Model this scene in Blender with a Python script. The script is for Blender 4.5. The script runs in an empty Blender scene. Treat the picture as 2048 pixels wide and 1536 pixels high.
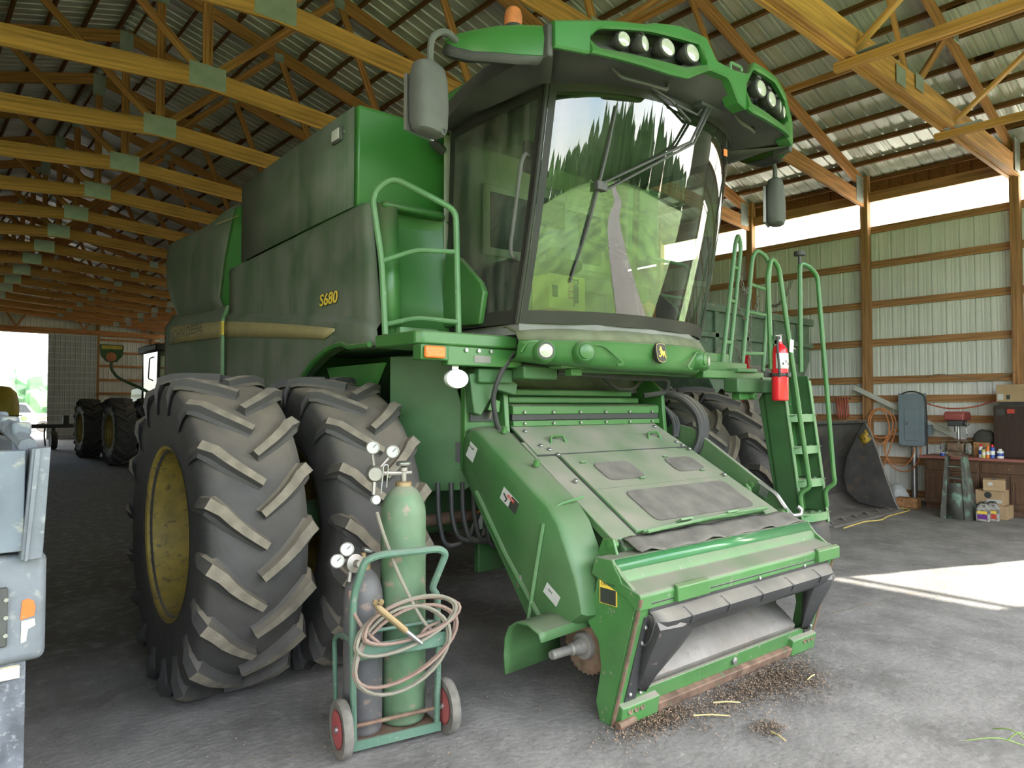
import bpy, bmesh, math, random
from mathutils import Vector, Matrix
random.seed(7)
sc = bpy.context.scene
COL = sc.collection
PI = math.pi
# ---------------------------------------------------------------- camera
YAW, PITCH = math.radians(41.2), math.atan(43/1420)
fw = Vector((math.sin(YAW)*math.cos(PITCH), math.cos(YAW)*math.cos(PITCH), math.sin(PITCH)))
rt = Vector((math.cos(YAW), -math.sin(YAW), 0)); up = rt.cross(fw)
cam = bpy.data.cameras.new('camera'); cam.sensor_width = 36; cam.lens = 36*1420/2048; cam.clip_end = 900
co = bpy.data.objects.new('camera', cam); COL.objects.link(co)
M4 = Matrix((rt, up, -fw)).transposed().to_4x4(); M4.translation = (0, 0, 1.75); co.matrix_world = M4
sc.camera = co
# ---------------------------------------------------------------- sky, sun, exposure
w = bpy.data.worlds.new('sky'); sc.world = w; w.use_nodes = True
nt = w.node_tree; bg = nt.nodes['Background']
sk = nt.nodes.new('ShaderNodeTexSky'); sk.sky_type = 'NISHITA'; sk.sun_disc = False
sk.sun_elevation = math.radians(36); sk.sun_rotation = math.radians(113); sk.air_density = 1.0; sk.dust_density = 2.0
tcw = nt.nodes.new('ShaderNodeTexCoord'); nzw = nt.nodes.new('ShaderNodeTexNoise'); nzw.inputs['Scale'].default_value = 2.2; nzw.inputs['Detail'].default_value = 6
rpw = nt.nodes.new('ShaderNodeMapRange'); rpw.inputs[1].default_value = .30; rpw.inputs[2].default_value = .62; rpw.inputs[4].default_value = .85
mxw = nt.nodes.new('ShaderNodeMix'); mxw.data_type = 'RGBA'; mxw.inputs[7].default_value = (5.5, 5.4, 5.15, 1)
nt.links.new(tcw.outputs['Generated'], nzw.inputs['Vector']); nt.links.new(nzw.outputs[0], rpw.inputs[0]); nt.links.new(rpw.outputs[0], mxw.inputs[0])
nt.links.new(sk.outputs[0], mxw.inputs[6]); nt.links.new(mxw.outputs[2], bg.inputs[0]); bg.inputs[1].default_value = .55
SUN_DIR = Vector((-.92, .39, -.53)).normalized()
sl = bpy.data.lights.new('sun', 'SUN'); sl.energy = 9.0; sl.angle = .009; sl.color = (1, .93, .80)
so = bpy.data.objects.new('sun', sl); COL.objects.link(so); so.rotation_euler = SUN_DIR.to_track_quat('-Z', 'Y').to_euler(); so.location = (30, -30, 30)
def portal(loc, sx, sy, d):
    l = bpy.data.lights.new('sky_portal', 'AREA'); l.shape = 'RECTANGLE'; l.size = sx; l.size_y = sy; l.cycles.is_portal = True
    o = bpy.data.objects.new('sky_portal', l); COL.objects.link(o); o.location = loc; o.rotation_euler = Vector(d).to_track_quat('-Z', 'Y').to_euler()
portal((1.1, -1.62, 2.75), 16.9, 5.5, (0, 1, 0)); portal((3.4, 43.6, 2.7), 5.4, 5.4, (0, -1, 0)); portal((14.35, -.2, 2.1), 1.9, 4.2, (-1, 0, 0))
vs = sc.view_settings; vs.view_transform = 'Standard'; vs.look = 'None'; vs.gamma = 1; vs.use_curve_mapping = False
vs.exposure = 1.75
sc.cycles.max_bounces = 6; sc.cycles.diffuse_bounces = 4; sc.cycles.glossy_bounces = 3; sc.cycles.transparent_max_bounces = 8; sc.cycles.sample_clamp_indirect = 8
sc.cycles.use_adaptive_sampling = True; sc.cycles.adaptive_threshold = .11; sc.cycles.use_light_tree = False
sc.cycles.caustics_reflective = False; sc.cycles.caustics_refractive = False
# ---------------------------------------------------------------- materials
MATS = {}
def mat(name, col, rough=.5, metal=0, var=.12, vs=6, dust=0, updust=0, streak=0, bump=0, bs=40, dcol=(.30, .26, .20), stretch=None, spec=.5, wear=None, wearamt=0, wears=9, alpha=1, emit=0):
    m = bpy.data.materials.new(name); MATS[name] = m; m.use_nodes = True
    N, L = m.node_tree.nodes, m.node_tree.links; b = N['Principled BSDF']
    def nd(t, **k):
        n = N.new(t)
        for a, v in k.items(): setattr(n, a, v)
        return n
    def noise(scale, detail=4, vec=None):
        n = nd('ShaderNodeTexNoise'); n.inputs['Scale'].default_value = scale; n.inputs['Detail'].default_value = detail
        L.new(vec or tc.outputs['Object'], n.inputs['Vector']); return n.outputs[0]
    def mr(v, a, c, d, e):
        n = nd('ShaderNodeMapRange'); L.new(v, n.inputs[0])
        for i, x in zip((1, 2, 3, 4), (a, c, d, e)): n.inputs[i].default_value = x
        return n.outputs[0]
    def mixc(f, a, c):
        n = nd('ShaderNodeMix', data_type='RGBA'); L.new(f, n.inputs[0])
        for i, x in ((6, a), (7, c)):
            if isinstance(x, tuple): n.inputs[i].default_value = (*x[:3], 1)
            else: L.new(x, n.inputs[i])
        return n.outputs[2]
    def math_(op, a, c):
        n = nd('ShaderNodeMath', operation=op)
        for i, x in ((0, a), (1, c)):
            if isinstance(x, (int, float)): n.inputs[i].default_value = x
            else: L.new(x, n.inputs[i])
        return n.outputs[0]
    tc = nd('ShaderNodeTexCoord')
    vec = None
    if stretch:
        mp = nd('ShaderNodeMapping'); mp.inputs['Scale'].default_value = stretch; L.new(tc.outputs['Object'], mp.inputs[0]); vec = mp.outputs[0]
    f = mr(noise(vs, 3, vec), .3, .7, 0, 1)
    c = mixc(f, tuple(max(0, x*(1-var)) for x in col), tuple(min(1, x*(1+var)) for x in col))
    if wear:
        wf = mr(noise(wears*2.6, 5), .66-.22*wearamt, .76-.22*wearamt, 0, .85); c = mixc(wf, c, wear)
    fac = None
    if dust or updust or streak:
        n2 = mr(noise(3.1, 4), .25, .75, .45, 1.35)
        fac = math_('MULTIPLY', n2, dust) if dust else None
        if streak:
            mp2 = nd('ShaderNodeMapping'); mp2.inputs['Scale'].default_value = (14, 14, .7); L.new(tc.outputs['Object'], mp2.inputs[0])
            s = mr(noise(1.0, 4, mp2.outputs[0]), .42, .75, 0, -streak)
            fac = math_('ADD', fac, s) if fac is not None else s
        if updust:
            g = nd('ShaderNodeNewGeometry'); sp = nd('ShaderNodeSeparateXYZ'); L.new(g.outputs['Normal'], sp.inputs[0])
            u = math_('MULTIPLY', mr(sp.outputs[2], .25, .85, 0, updust), n2)
            fac = math_('MAXIMUM', fac, u) if fac is not None else u
        cl = nd('ShaderNodeClamp'); L.new(fac, cl.inputs[0]); fac = cl.outputs[0]
        c = mixc(fac, c, dcol)
        L.new(mr(fac, 0, 1, rough, .9), b.inputs['Roughness'])
    else: b.inputs['Roughness'].default_value = rough
    L.new(c, b.inputs['Base Color']); b.inputs['Metallic'].default_value = metal; b.inputs['Specular IOR Level'].default_value = spec
    if bump:
        bn = nd('ShaderNodeBump'); bn.inputs['Strength'].default_value = bump; bn.inputs['Distance'].default_value = .02; L.new(noise(bs, 3), bn.inputs['Height']); L.new(bn.outputs[0], b.inputs['Normal'])
    if emit: L.new(c, b.inputs['Emission Color']); b.inputs['Emission Strength'].default_value = emit
    if alpha < 1: b.inputs['Alpha'].default_value = alpha
    return m
# ---------------------------------------------------------------- mesh tools
class MB:
    def __init__(s): s.v = []; s.f = []
    def add(s, vs_, fs, M=None):
        n = len(s.v); s.v += [(M @ Vector(p)) if M is not None else Vector(p) for p in vs_]; s.f += [[i+n for i in f] for f in fs]; return s
    def box(s, x0, x1, y0, y1, z0, z1, M=None):
        p = [(x, y, z) for x in (x0, x1) for y in (y0, y1) for z in (z0, z1)]
        return s.add(p, [(0, 1, 3, 2), (4, 6, 7, 5), (0, 4, 5, 1), (2, 3, 7, 6), (0, 2, 6, 4), (1, 5, 7, 3)], M)
    def prism(s, pts, ax, a, b, M=None):
        n = len(pts)
        if not isinstance(a, (list, tuple)): a = [a]*n
        if not isinstance(b, (list, tuple)): b = [b]*n
        def P(u, v, t): return {'x': (t, u, v), 'y': (u, t, v), 'z': (u, v, t)}[ax]
        vv = [P(u, v, a[i]) for i, (u, v) in enumerate(pts)] + [P(u, v, b[i]) for i, (u, v) in enumerate(pts)]
        return s.add(vv, [list(range(n)), list(range(2*n-1, n-1, -1))] + [(i, (i+1) % n, n+(i+1) % n, n+i) for i in range(n)], M)
    def loft(s, cols, closed=False, capends=False, cyc=False, M=None):
        m = len(cols[0]); vv = [p for c in cols for p in c]; ff = []
        nc = len(cols)
        for i in range(nc if cyc else nc-1):
            for j in range(m if closed else m-1):
                k = (i+1) % nc; ff.append((i*m+j, k*m+j, k*m+(j+1) % m, i*m+(j+1) % m))
        if capends: ff += [list(range(m))[::-1], [(nc-1)*m+j for j in range(m)]]
        return s.add(vv, ff, M)
    def tube(s, pts, r, seg=8, closed=False, caps=True, M=None):
        pts = [Vector(p) for p in pts]; n = len(pts); rs = r if isinstance(r, (list, tuple)) else [r]*n
        T = []
        for i in range(n):
            a = pts[(i-1) % n] if (closed or i > 0) else pts[0]; c = pts[(i+1) % n] if (closed or i < n-1) else pts[-1]
            T.append((c-a).normalized() if (c-a).length > 1e-9 else Vector((0, 0, 1)))
        u = T[0].orthogonal().normalized(); rings = []
        for i in range(n):
            u = (u - T[i]*u.dot(T[i])); u = u.normalized() if u.length > 1e-6 else T[i].orthogonal().normalized(); v = T[i].cross(u)
            rings.append([pts[i] + (u*math.cos(q)+v*math.sin(q))*rs[i] for q in (2*PI*k/seg for k in range(seg))])
        return s.loft(rings, closed=True, capends=caps and not closed, cyc=closed, M=M)
    def lathe(s, prof, o=(0, 0, 0), d=(0, 0, 1), seg=24, M=None):
        o, d = Vector(o), Vector(d).normalized(); u = d.orthogonal().normalized(); v = d.cross(u)
        rings = [[o+d*h+(u*math.cos(q)+v*math.sin(q))*r for q in (2*PI*k/seg for k in range(seg))] for r, h in prof]
        return s.loft(rings, closed=True, capends=True, M=M)
    def sphere(s, o, r, seg=12, M=None):
        rr = r if isinstance(r, (tuple, list)) else (r, r, r)
        rings = [[Vector(o)+Vector((rr[0]*math.sin(a)*math.cos(q), rr[1]*math.sin(a)*math.sin(q), rr[2]*math.cos(a))) for q in (2*PI*k/seg for k in range(seg))] for a in (PI*(i+.02)/(seg//2+.04) for i in range(seg//2+1))]
        return s.loft(rings, closed=True, capends=True, M=M)
    def mesh(s, name, m, smooth=35, weld=False):
        me = bpy.data.meshes.new(name); me.from_pydata([tuple(p) for p in s.v], [], s.f)
        bm = bmesh.new(); bm.from_mesh(me)
        if weld: bmesh.ops.remove_doubles(bm, verts=bm.verts, dist=1e-4)
        bmesh.ops.recalc_face_normals(bm, faces=bm.faces); bm.to_mesh(me); bm.free()
        if m: me.materials.append(MATS[m] if isinstance(m, str) else m)
        if smooth:
            me.shade_smooth(); me.set_sharp_from_angle(angle=math.radians(smooth))
        return me
    def build(s, name, m, parent=None, bevel=0, solid=0, smooth=35, sub=0, weld=False, segs=2, **k):
        o = link(name, s.mesh(name, m, smooth, weld), parent, **k)
        if solid:
            md = o.modifiers.new('solid', 'SOLIDIFY'); md.thickness = abs(solid); md.offset = 1 if solid > 0 else -1
        if bevel:
            md = o.modifiers.new('bevel', 'BEVEL'); md.width = bevel; md.segments = segs; md.limit_method = 'ANGLE'; md.angle_limit = math.radians(40)
        if sub:
            md = o.modifiers.new('sub', 'SUBSURF'); md.levels = sub; md.render_levels = sub
        return o
def link(name, data, parent=None, label=None, cat=None, group=None, kind=None, loc=None, rot=None):
    o = bpy.data.objects.new(name, data); COL.objects.link(o)
    if parent: o.parent = parent
    if loc: o.location = loc
    if rot: o.rotation_euler = rot
    tag(o, label, cat, group, kind); return o
def tag(o, label=None, cat=None, group=None, kind=None):
    for k, v in (('label', label), ('category', cat), ('group', group), ('kind', kind)):
        if v: o[k] = v
    return o
def empty(name, label=None, cat=None, group=None, loc=(0, 0, 0), rz=0, kind=None):
    o = link(name, None, None, label, cat, group, kind, loc, (0, 0, rz)); o.empty_display_size = .1; return o
_sticks = {}
def stick(name, p0, p1, wd, ht, m, parent=None, upv=(0, 0, 1), **k):
    """a sawn timber from p0 to p1: wd across, ht along upv; its mesh runs along local x and is shared between equal lengths"""
    p0, p1 = Vector(p0), Vector(p1); L = (p1-p0).length; key = (name, round(L, 2), wd, ht, m)
    if key not in _sticks: _sticks[key] = MB().box(-L/2, L/2, -wd/2, wd/2, -ht/2, ht/2).mesh(name, m, 0)
    o = link(name, _sticks[key], parent, **k); x = (p1-p0).normalized(); y = Vector(upv).cross(x).normalized(); z = x.cross(y)
    o.matrix_local = Matrix.Translation((p0+p1)/2) @ Matrix((x, y, z)).transposed().to_4x4(); return o
def smoothpath(pts, n=6, closed=False):
    P = [Vector(p) for p in pts]; out = []; N_ = len(P)
    for i in range(N_ if closed else N_-1):
        a, b, c, d = (P[(i+q) % N_] if closed else P[min(max(i+q, 0), N_-1)] for q in (-1, 0, 1, 2))
        for k in range(n):
            t = k/n; out.append(.5*((2*b)+(c-a)*t+(2*a-5*b+4*c-d)*t*t+(3*b-a-3*c+d)*t**3))
    if not closed: out.append(P[-1])
    return out
def bent(pts, r=.06, n=4):
    """polyline with rounded corners"""
    P = [Vector(p) for p in pts]; out = [P[0]]
    for i in range(1, len(P)-1):
        a = (P[i-1]-P[i]); c = (P[i+1]-P[i]); q = min(r, a.length*.45, c.length*.45)
        A, B = P[i]+a.normalized()*q, P[i]+c.normalized()*q
        for k in range(n+1):
            t = k/n; out.append(A*(1-t)**2+P[i]*2*t*(1-t)+B*t*t)
    return out+[P[-1]]
def clone(o, parent=None, **k):
    c = o.copy(); COL.objects.link(c)
    if parent: c.parent = parent
    for a, v in k.items(): setattr(c, a, v)
    return c
def clone_tree(o, parent=None):
    c = clone(o, parent)
    for ch in list(o.children): clone_tree(ch, c)
    return c
def text_mesh(txt, size, M, m, ext=.002, font_shear=0, bold=0, space=1):
    cu = bpy.data.curves.new('lettering', 'FONT'); cu.body = txt; cu.size = size; cu.extrude = ext; cu.shear = font_shear; cu.offset = bold; cu.align_x = 'CENTER'; cu.align_y = 'CENTER'; cu.space_character = space; cu.resolution_u = 3
    t = bpy.data.objects.new('lettering', cu); COL.objects.link(t); dg = bpy.context.evaluated_depsgraph_get()
    me = bpy.data.meshes.new_from_object(t.evaluated_get(dg)); bpy.data.objects.remove(t); bpy.data.curves.remove(cu)
    me.transform(M); me.materials.clear(); me.materials.append(MATS[m]); return me
def frame(o, x, y):
    """matrix with origin o, x right, y up"""
    x, y = Vector(x).normalized(), Vector(y).normalized(); z = x.cross(y)
    return Matrix.Translation(o) @ Matrix((x, y, z)).transposed().to_4x4()
# ---------------------------------------------------------------- materials of the building
mat('concrete', (.165, .160, .152), .8, var=.30, vs=2.2, bump=.35, bs=26)
def concrete_floor():
    m = MATS['concrete']; N, L = m.node_tree.nodes, m.node_tree.links; b = N['Principled BSDF']
    src = b.inputs['Base Color'].links[0].from_socket
    tc = N.new('ShaderNodeTexCoord')
    def noise(s, d=4):
        n = N.new('ShaderNodeTexNoise'); n.inputs['Scale'].default_value = s; n.inputs['Detail'].default_value = d; L.new(tc.outputs['Object'], n.inputs['Vector']); return n.outputs[0]
    def mr(v, a, c, d, e):
        n = N.new('ShaderNodeMapRange'); L.new(v, n.inputs[0])
        for i, x in zip((1, 2, 3, 4), (a, c, d, e)): n.inputs[i].default_value = x
        return n.outputs[0]
    sp = N.new('ShaderNodeSeparateXYZ'); L.new(tc.outputs['Object'], sp.inputs[0])
    def mth(op, a, c):
        n = N.new('ShaderNodeMath'); n.operation = op
        for i, x in ((0, a), (1, c)):
            if isinstance(x, (int, float)): n.inputs[i].default_value = x
            else: L.new(x, n.inputs[i])
        return n.outputs[0]
    def mix(f, a, c):
        n = N.new('ShaderNodeMix'); n.data_type = 'RGBA'; L.new(f, n.inputs[0]); L.new(a, n.inputs[6]); n.inputs[7].default_value = (*c, 1); return n.outputs[2]
    # earth tracked over the slab under the machine and towards the back of the shed
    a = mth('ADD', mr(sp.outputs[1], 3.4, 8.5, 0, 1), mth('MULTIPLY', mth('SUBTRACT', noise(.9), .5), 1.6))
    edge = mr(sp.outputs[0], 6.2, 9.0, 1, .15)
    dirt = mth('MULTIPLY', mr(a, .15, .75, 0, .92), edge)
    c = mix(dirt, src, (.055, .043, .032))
    c = mix(mr(noise(1.7), .56, .74, 0, .55), c, (.10, .095, .088))        # stains
    c = mix(mr(noise(9, 5), .50, .72, 0, .55), c, (.24, .232, .22))         # trowel mottling
    c = mix(mr(noise(24, 5), .55, .75, 0, .5), c, (.085, .08, .074))
    c = mix(mr(noise(60, 2), .68, .74, 0, .8), c, (.42, .40, .36))         # pale specks
    L.new(c, b.inputs['Base Color'])
concrete_floor()
mat('earth', (.16, .12, .08), .95, var=.4, vs=3, bump=.4)
mat('gravel', (.24, .23, .21), .95, var=.35, vs=14, bump=.4)
mat('field_grass', (.11, .21, .04), .9, var=.5, vs=.35, bump=.3)
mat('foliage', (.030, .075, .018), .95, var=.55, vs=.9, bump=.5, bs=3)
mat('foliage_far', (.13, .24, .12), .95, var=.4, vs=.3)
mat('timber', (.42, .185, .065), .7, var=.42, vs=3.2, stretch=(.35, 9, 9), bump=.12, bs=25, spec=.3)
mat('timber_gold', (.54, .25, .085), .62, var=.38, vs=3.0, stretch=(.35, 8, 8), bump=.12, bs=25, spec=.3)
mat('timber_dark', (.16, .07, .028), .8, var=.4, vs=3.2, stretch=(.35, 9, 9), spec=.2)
mat('wall_timber', (.33, .17, .075), .75, var=.40, vs=3.2, stretch=(.35, 9, 9), spec=.3)
mat('post_wood', (.30, .165, .065), .75, var=.4, vs=3.2, stretch=(9, 9, .4), spec=.3)
mat('galvanized', (.46, .50, .47), .42, metal=.75, var=.12, vs=5)
mat('roof_sheet', (.60, .59, .56), .40, metal=.35, var=.14, vs=1.2)
mat('wall_sheet', (.63, .64, .60), .45, metal=0, var=.08, vs=1.0)
mat('wall_sheet_white', (.62, .61, .56), .5, var=.08, vs=1.0)
mat('door_sheet', (.40, .42, .42), .5, var=.1, vs=2)
def translucent(name, col):
    m = bpy.data.materials.new(name); MATS[name] = m; m.use_nodes = True; N, L = m.node_tree.nodes, m.node_tree.links; N.remove(N['Principled BSDF'])
    t = N.new('ShaderNodeBsdfTranslucent'); d = N.new('ShaderNodeBsdfDiffuse'); mx = N.new('ShaderNodeMixShader'); mx.inputs[0].default_value = .15
    t.inputs[0].default_value = (*col, 1); d.inputs[0].default_value = (*col, 1); L.new(t.outputs[0], mx.inputs[1]); L.new(d.outputs[0], mx.inputs[2]); L.new(mx.outputs[0], N['Material Output'].inputs[0])
translucent('fibreglass', (.86, .87, .86))
# ---------------------------------------------------------------- the shed
XR, XL, XC = 14.2, -7.4, 3.4
BAY, Y0 = 2.44, 3.34
YF, YB = Y0-2*BAY, 43.5
def roof_z(x): return 9.1-.287*abs(x-XC)          # centre line of the top chords
def low_z(x): return 6.52-.075*abs(x-XC)          # centre line of the bottom chords
def ribs(a, b, pitch=.229, depth=.026, first=0):
    """outline of a ribbed sheet along one axis: (position, height)"""
    out = [(a, 0)]; t = a+first
    while t < b-.06:
        out += [(t+.02, 0), (t+.035, depth), (t+.055, depth), (t+.07, 0)]
        for q in (.12, .165): out += [(t+q, 0), (t+q+.008, .003), (t+q+.016, 0)]
        t += pitch
    return [p for p in out if p[0] < b] + [(b, 0)]
MB().box(XL-.3, XR+.3, -1.6, YB+.5, -.2, 0).build('floor', 'concrete', kind='structure')
# right wall: ribbed sheets outside the girts, with an unseen side doorway added to let the sun patch in
xs = XR+.12
wr = MB()
def wall_strip(mb, x, y0, y1, z0, z1, sgn):
    pr = ribs(y0, y1); mb.loft([[(x+sgn*h, y, z0), (x+sgn*h, y, z1)] for y, h in pr])
DY0, DY1, DZ = -1.14, .30, 4.12
wall_strip(wr, xs, YF, DY0, 0, 5.2, 1); wall_strip(wr, xs, DY0, DY1, DZ, 5.2, 1); wall_strip(wr, xs, DY1, YB, 0, 5.2, 1)
wall_right = wr.build('wall_right', 'wall_sheet', kind='structure')
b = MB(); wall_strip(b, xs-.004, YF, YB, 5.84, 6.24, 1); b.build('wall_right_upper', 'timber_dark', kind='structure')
b = MB(); wall_strip(b, xs, YF, YB, 5.18, 5.85, 1); b.build('window_1', 'fibreglass', kind='structure', label='white translucent clerestory strip under the eave of the right wall')
GIRT_Z = (5.15, 4.47, 3.70, 2.96, 2.24, 1.88, 1.51, 1.12, .72, .12)
k = -2
while Y0+k*BAY < YB-1:
    y = Y0+k*BAY
    stick('post', (XR-.02, y, 0), (XR-.02, y, 6.2), .14, .15, 'wall_timber', wall_right, upv=(1, 0, 0))
    k += 1
for z in GIRT_Z:
    k = -2
    while k < 16:
        a, c = Y0+k*BAY, min(Y0+(k+2)*BAY, YB-.1)
        if z < DZ and k == -2: a = DY1
        stick('girt', (XR+.085, a+.004, z), (XR+.085, c-.004, z), .045, .13, 'wall_timber', wall_right); k += 2
stick('eave_beam', (XR+.03, YF, 5.78), (XR+.03, YB, 5.78), .05, .19, 'wall_timber', wall_right)
stick('patch_shadow_rail', (XR+.085, DY0, DZ-.13), (XR+.085, DY1, DZ-.13), .05, .05, 'timber', wall_right)  # unseen rail, added to cast the thin shadow line across the sun patch
# left wall
b = MB(); wall_strip(b, XL-.12, YF, YB, 0, 5.9, -1); wall_left = b.build('wall_left', 'wall_sheet', kind='structure')
for k in range(-2, 17): stick('post', (XL, Y0+k*BAY, 0), (XL, Y0+k*BAY, 6.2), .14, .15, 'timber', wall_left, upv=(1, 0, 0))
# back wall with its sliding door half open
def gable(mb, y, x0, x1, z0, sgn, ztop=None):
    pr = ribs(x0, x1); mb.loft([[(x, y+sgn*h, z0), (x, y+sgn*h, ztop or roof_z(x)+.2)] for x, h in pr])
b = MB(); gable(b, YB, XL-.1, .7, 0, 1); gable(b, YB, .7, 6.1, 5.45, 1); gable(b, YB, 6.1, XR+.1, 0, 1)
wall_back = b.build('wall_back', 'wall_sheet_white', kind='structure')
for x in (-4.7, -2, .62, 8.35, 11.05): stick('post', (x, YB-.12, 0), (x, YB-.12, roof_z(x)), .15, .15, 'post_wood', wall_back, upv=(0, 1, 0))
for z in (5.30, 4.62, 3.88, 3.14, 2.40, 1.66, .92):
    for x0, x1 in ((8.43, 10.97), (11.13, 14.1), (-7.2, .55)): stick('girt', (x0, YB-.07, z), (x1, YB-.07, z), .05, .12, 'timber', wall_back)
stick('door_header', (.5, YB-.16, 5.62), (14.1, YB-.16, 5.62), .10, .30, 'timber', wall_back)
stick('door_header', (-7.2, YB-.16, 5.62), (.5, YB-.16, 5.62), .10, .30, 'timber', wall_back)
for x in (1.6, 4.7, 7.7, 10.6, 13.2):
    for s in (-1, 1): stick('brace', (x, YB-.2, 5.75), (x+s*.45, YB-.2, 6.5), .05, .09, 'timber', wall_back)
# sliding door leaf standing behind the right half of the opening
b = MB(); pr = ribs(6.08, 8.28); b.loft([[(x, YB-.30+h, .05), (x, YB-.30+h, 5.5)] for x, h in pr]); door_1 = b.build('door_1', 'door_sheet', kind='structure', label='grey ribbed sliding door leaf with horizontal rails, half open')
for i in range(17): stick('rail', (6.08, YB-.335, .25+i*.325), (8.28, YB-.335, .25+i*.325), .03, .035, 'wall_sheet_white', door_1)
# front wall around the wide opening behind the viewer
b = MB(); gable(b, YF, XL-.1, -7.35, 0, -1); gable(b, YF, -7.35, 9.5, 5.5, -1); gable(b, YF, 9.5, XR+.1, 0, -1)
b.build('wall_front', 'wall_sheet', kind='structure')
# roof sheets
def roof_side(sgn):
    pr = ribs(YF-.35, YB+.35); e = XC+sgn*11.45; b = MB()
    b.loft([[(XC, y, roof_z(XC)+.225+h), (e, y, roof_z(e)+.225+h)] for y, h in pr]); return b
r1 = roof_side(1); r2 = roof_side(-1); r1.add(r2.v, r2.f)
ceiling = r1.build('ceiling', 'roof_sheet', kind='structure')
for i in range(19):
    for s in (1, -1):
        x = XC+s*(.12+i*.598); z = roof_z(x)+.165; y = YF-.2
        while y < YB-.2:
            L_ = (4.88 if y < 17 else 13.2) if s > 0 else (9.76 if y < 12 else 16); e = min(y+L_, YB)
            dx = .022 if int(round(y*10)) % 2 else -.022
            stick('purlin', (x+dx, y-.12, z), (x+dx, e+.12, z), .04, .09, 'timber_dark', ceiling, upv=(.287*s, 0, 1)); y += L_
# ---------------------------------------------------------------- trusses
ORD = ['first', 'second', 'third', 'fourth', 'fifth', 'sixth', 'seventh', 'eighth', 'ninth', 'tenth', 'eleventh', 'twelfth', 'thirteenth', 'fourteenth', 'fifteenth', 'sixteenth', 'seventeenth', 'eighteenth', 'nineteenth', 'twentieth', 'twenty-first']
TB = [0, 3.05, 6.2]; TT = [0, 2.1, 4.9, 7.6]
def bz(u, flat): return (5.68 if flat else 6.52-.075*abs(u))
def tz(u): return 9.1-.287*abs(u)
def truss(y, flat=False):
    t = empty('roof_truss', loc=(XC, y, 0))
    g = 'timber_gold'
    for s in (-1, 1):
        stick('top_chord', (0, 0, tz(0)), (s*10.95, 0, tz(10.95)), .04, .235, 'timber', t)
        if flat:
            for q in (-.065, 0, .065): stick('bottom_chord', (0, q, bz(0, 1)), (s*10.72, q, bz(0, 1)+.05), .055, .30 if q else .27, g, t)
        else:
            stick('bottom_chord', (0, 0, bz(0, 0)), (s*5.6, 0, bz(5.6, 0)), .04, .285, g, t); stick('bottom_chord', (s*5.6, 0, bz(5.6, 0)), (s*10.72, 0, bz(10.72, 0)), .04, .285, 'timber', t)
        for a, c in ((0, 1), (1, 1), (1, 2), (2, 2), (2, 3)):
            stick('web', (s*TB[a], 0, bz(TB[a], flat)), (s*TT[c], 0, tz(TT[c])), .038, .10 if c != 1 else .12, 'timber', t)
        b = MB().prism([(s*10.25, tz(10.25)+.10), (s*10.72, tz(10.72)+.05), (s*10.72, bz(10.72, flat)-.12), (s*10.25, bz(10.25, flat)-.1)], 'y', -.1 if flat else -.032, .1 if flat else .032) if False else None
        for q in (-1, 1):
            yq = q*(.11 if flat else .024)
            stick('gusset_plate', (s*10.5, yq, bz(10.5, flat)-.08), (s*10.5, yq, tz(10.5)+.06), .30, .004, 'galvanized', t, upv=(0, 1, 0))
            for u in TB[1:]: stick('gusset_plate', (s*u-.13, yq, bz(u, flat)+.10), (s*u+.13, yq, bz(u, flat)+.10), .20, .004, 'galvanized', t, upv=(0, 1, 0))
            for u in TT[1:]: stick('gusset_plate', (s*u-.09, yq, tz(u)-.06), (s*u+.09, yq, tz(u)-.06), .16, .004, 'galvanized', t, upv=(0, 1, 0))
            stick('gusset_plate', (s*5.6-.14, yq, bz(5.6, flat)), (s*5.6+.14, yq, bz(5.6, flat)), .22, .004, 'galvanized', t, upv=(0, 1, 0))
    stick('web', (0, 0, bz(0, flat)), (0, 0, tz(0)), .038, .14, 'timber', t, upv=(1, 0, 0))
    for q in (-1, 1):
        yq = q*(.11 if flat else .024)
        stick('gusset_plate', (-.26, yq, bz(0, flat)+.04), (.26, yq, bz(0, flat)+.04), .34, .004, 'galvanized', t, upv=(0, 1, 0))
        stick('gusset_plate', (0, yq, tz(0)-.38), (0, yq, tz(0)+.08), .24, .004, 'galvanized', t, upv=(0, 1, 0))
    return t
tr = None
for n, k in enumerate(range(0, 17)):
    y = Y0+k*BAY
    if k == 0: lab = 'heavy doubled roof beam truss above the sunlit floor, nearest in view'
    else: lab = f'{ORD[k-1]} plain roof truss behind the heavy doubled beam'
    if k == 0: t = truss(y, True)
    elif tr is None: t = tr = truss(y)
    else: t = clone_tree(tr); t.location = (XC, y, 0)
    tag(t, lab, 'truss', 'roof trusses of the shed')
    if k == 0:
        for u, L_ in ((4.45, 2.35), (7.55, 2.3)):     # bracing bays running forward under the doubled beam
            stick('strut', (u, .16, 5.50), (u, -L_, 5.50), .09, .09, 'timber_gold', t)
            stick('brace', (u, -.02, 5.60), (u, -L_, 5.60+L_*.78), .09, .04, 'timber_gold', t)
            stick('gusset_plate', (u, .05, 5.57), (u, -.42, 5.57), .16, .006, 'galvanized', t)
        for s_ in (3.6, 6.9): stick('strut', (s_, -2.3, 6.6), (s_, 2.5, 6.6), .04, .09, 'timber', t)
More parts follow.
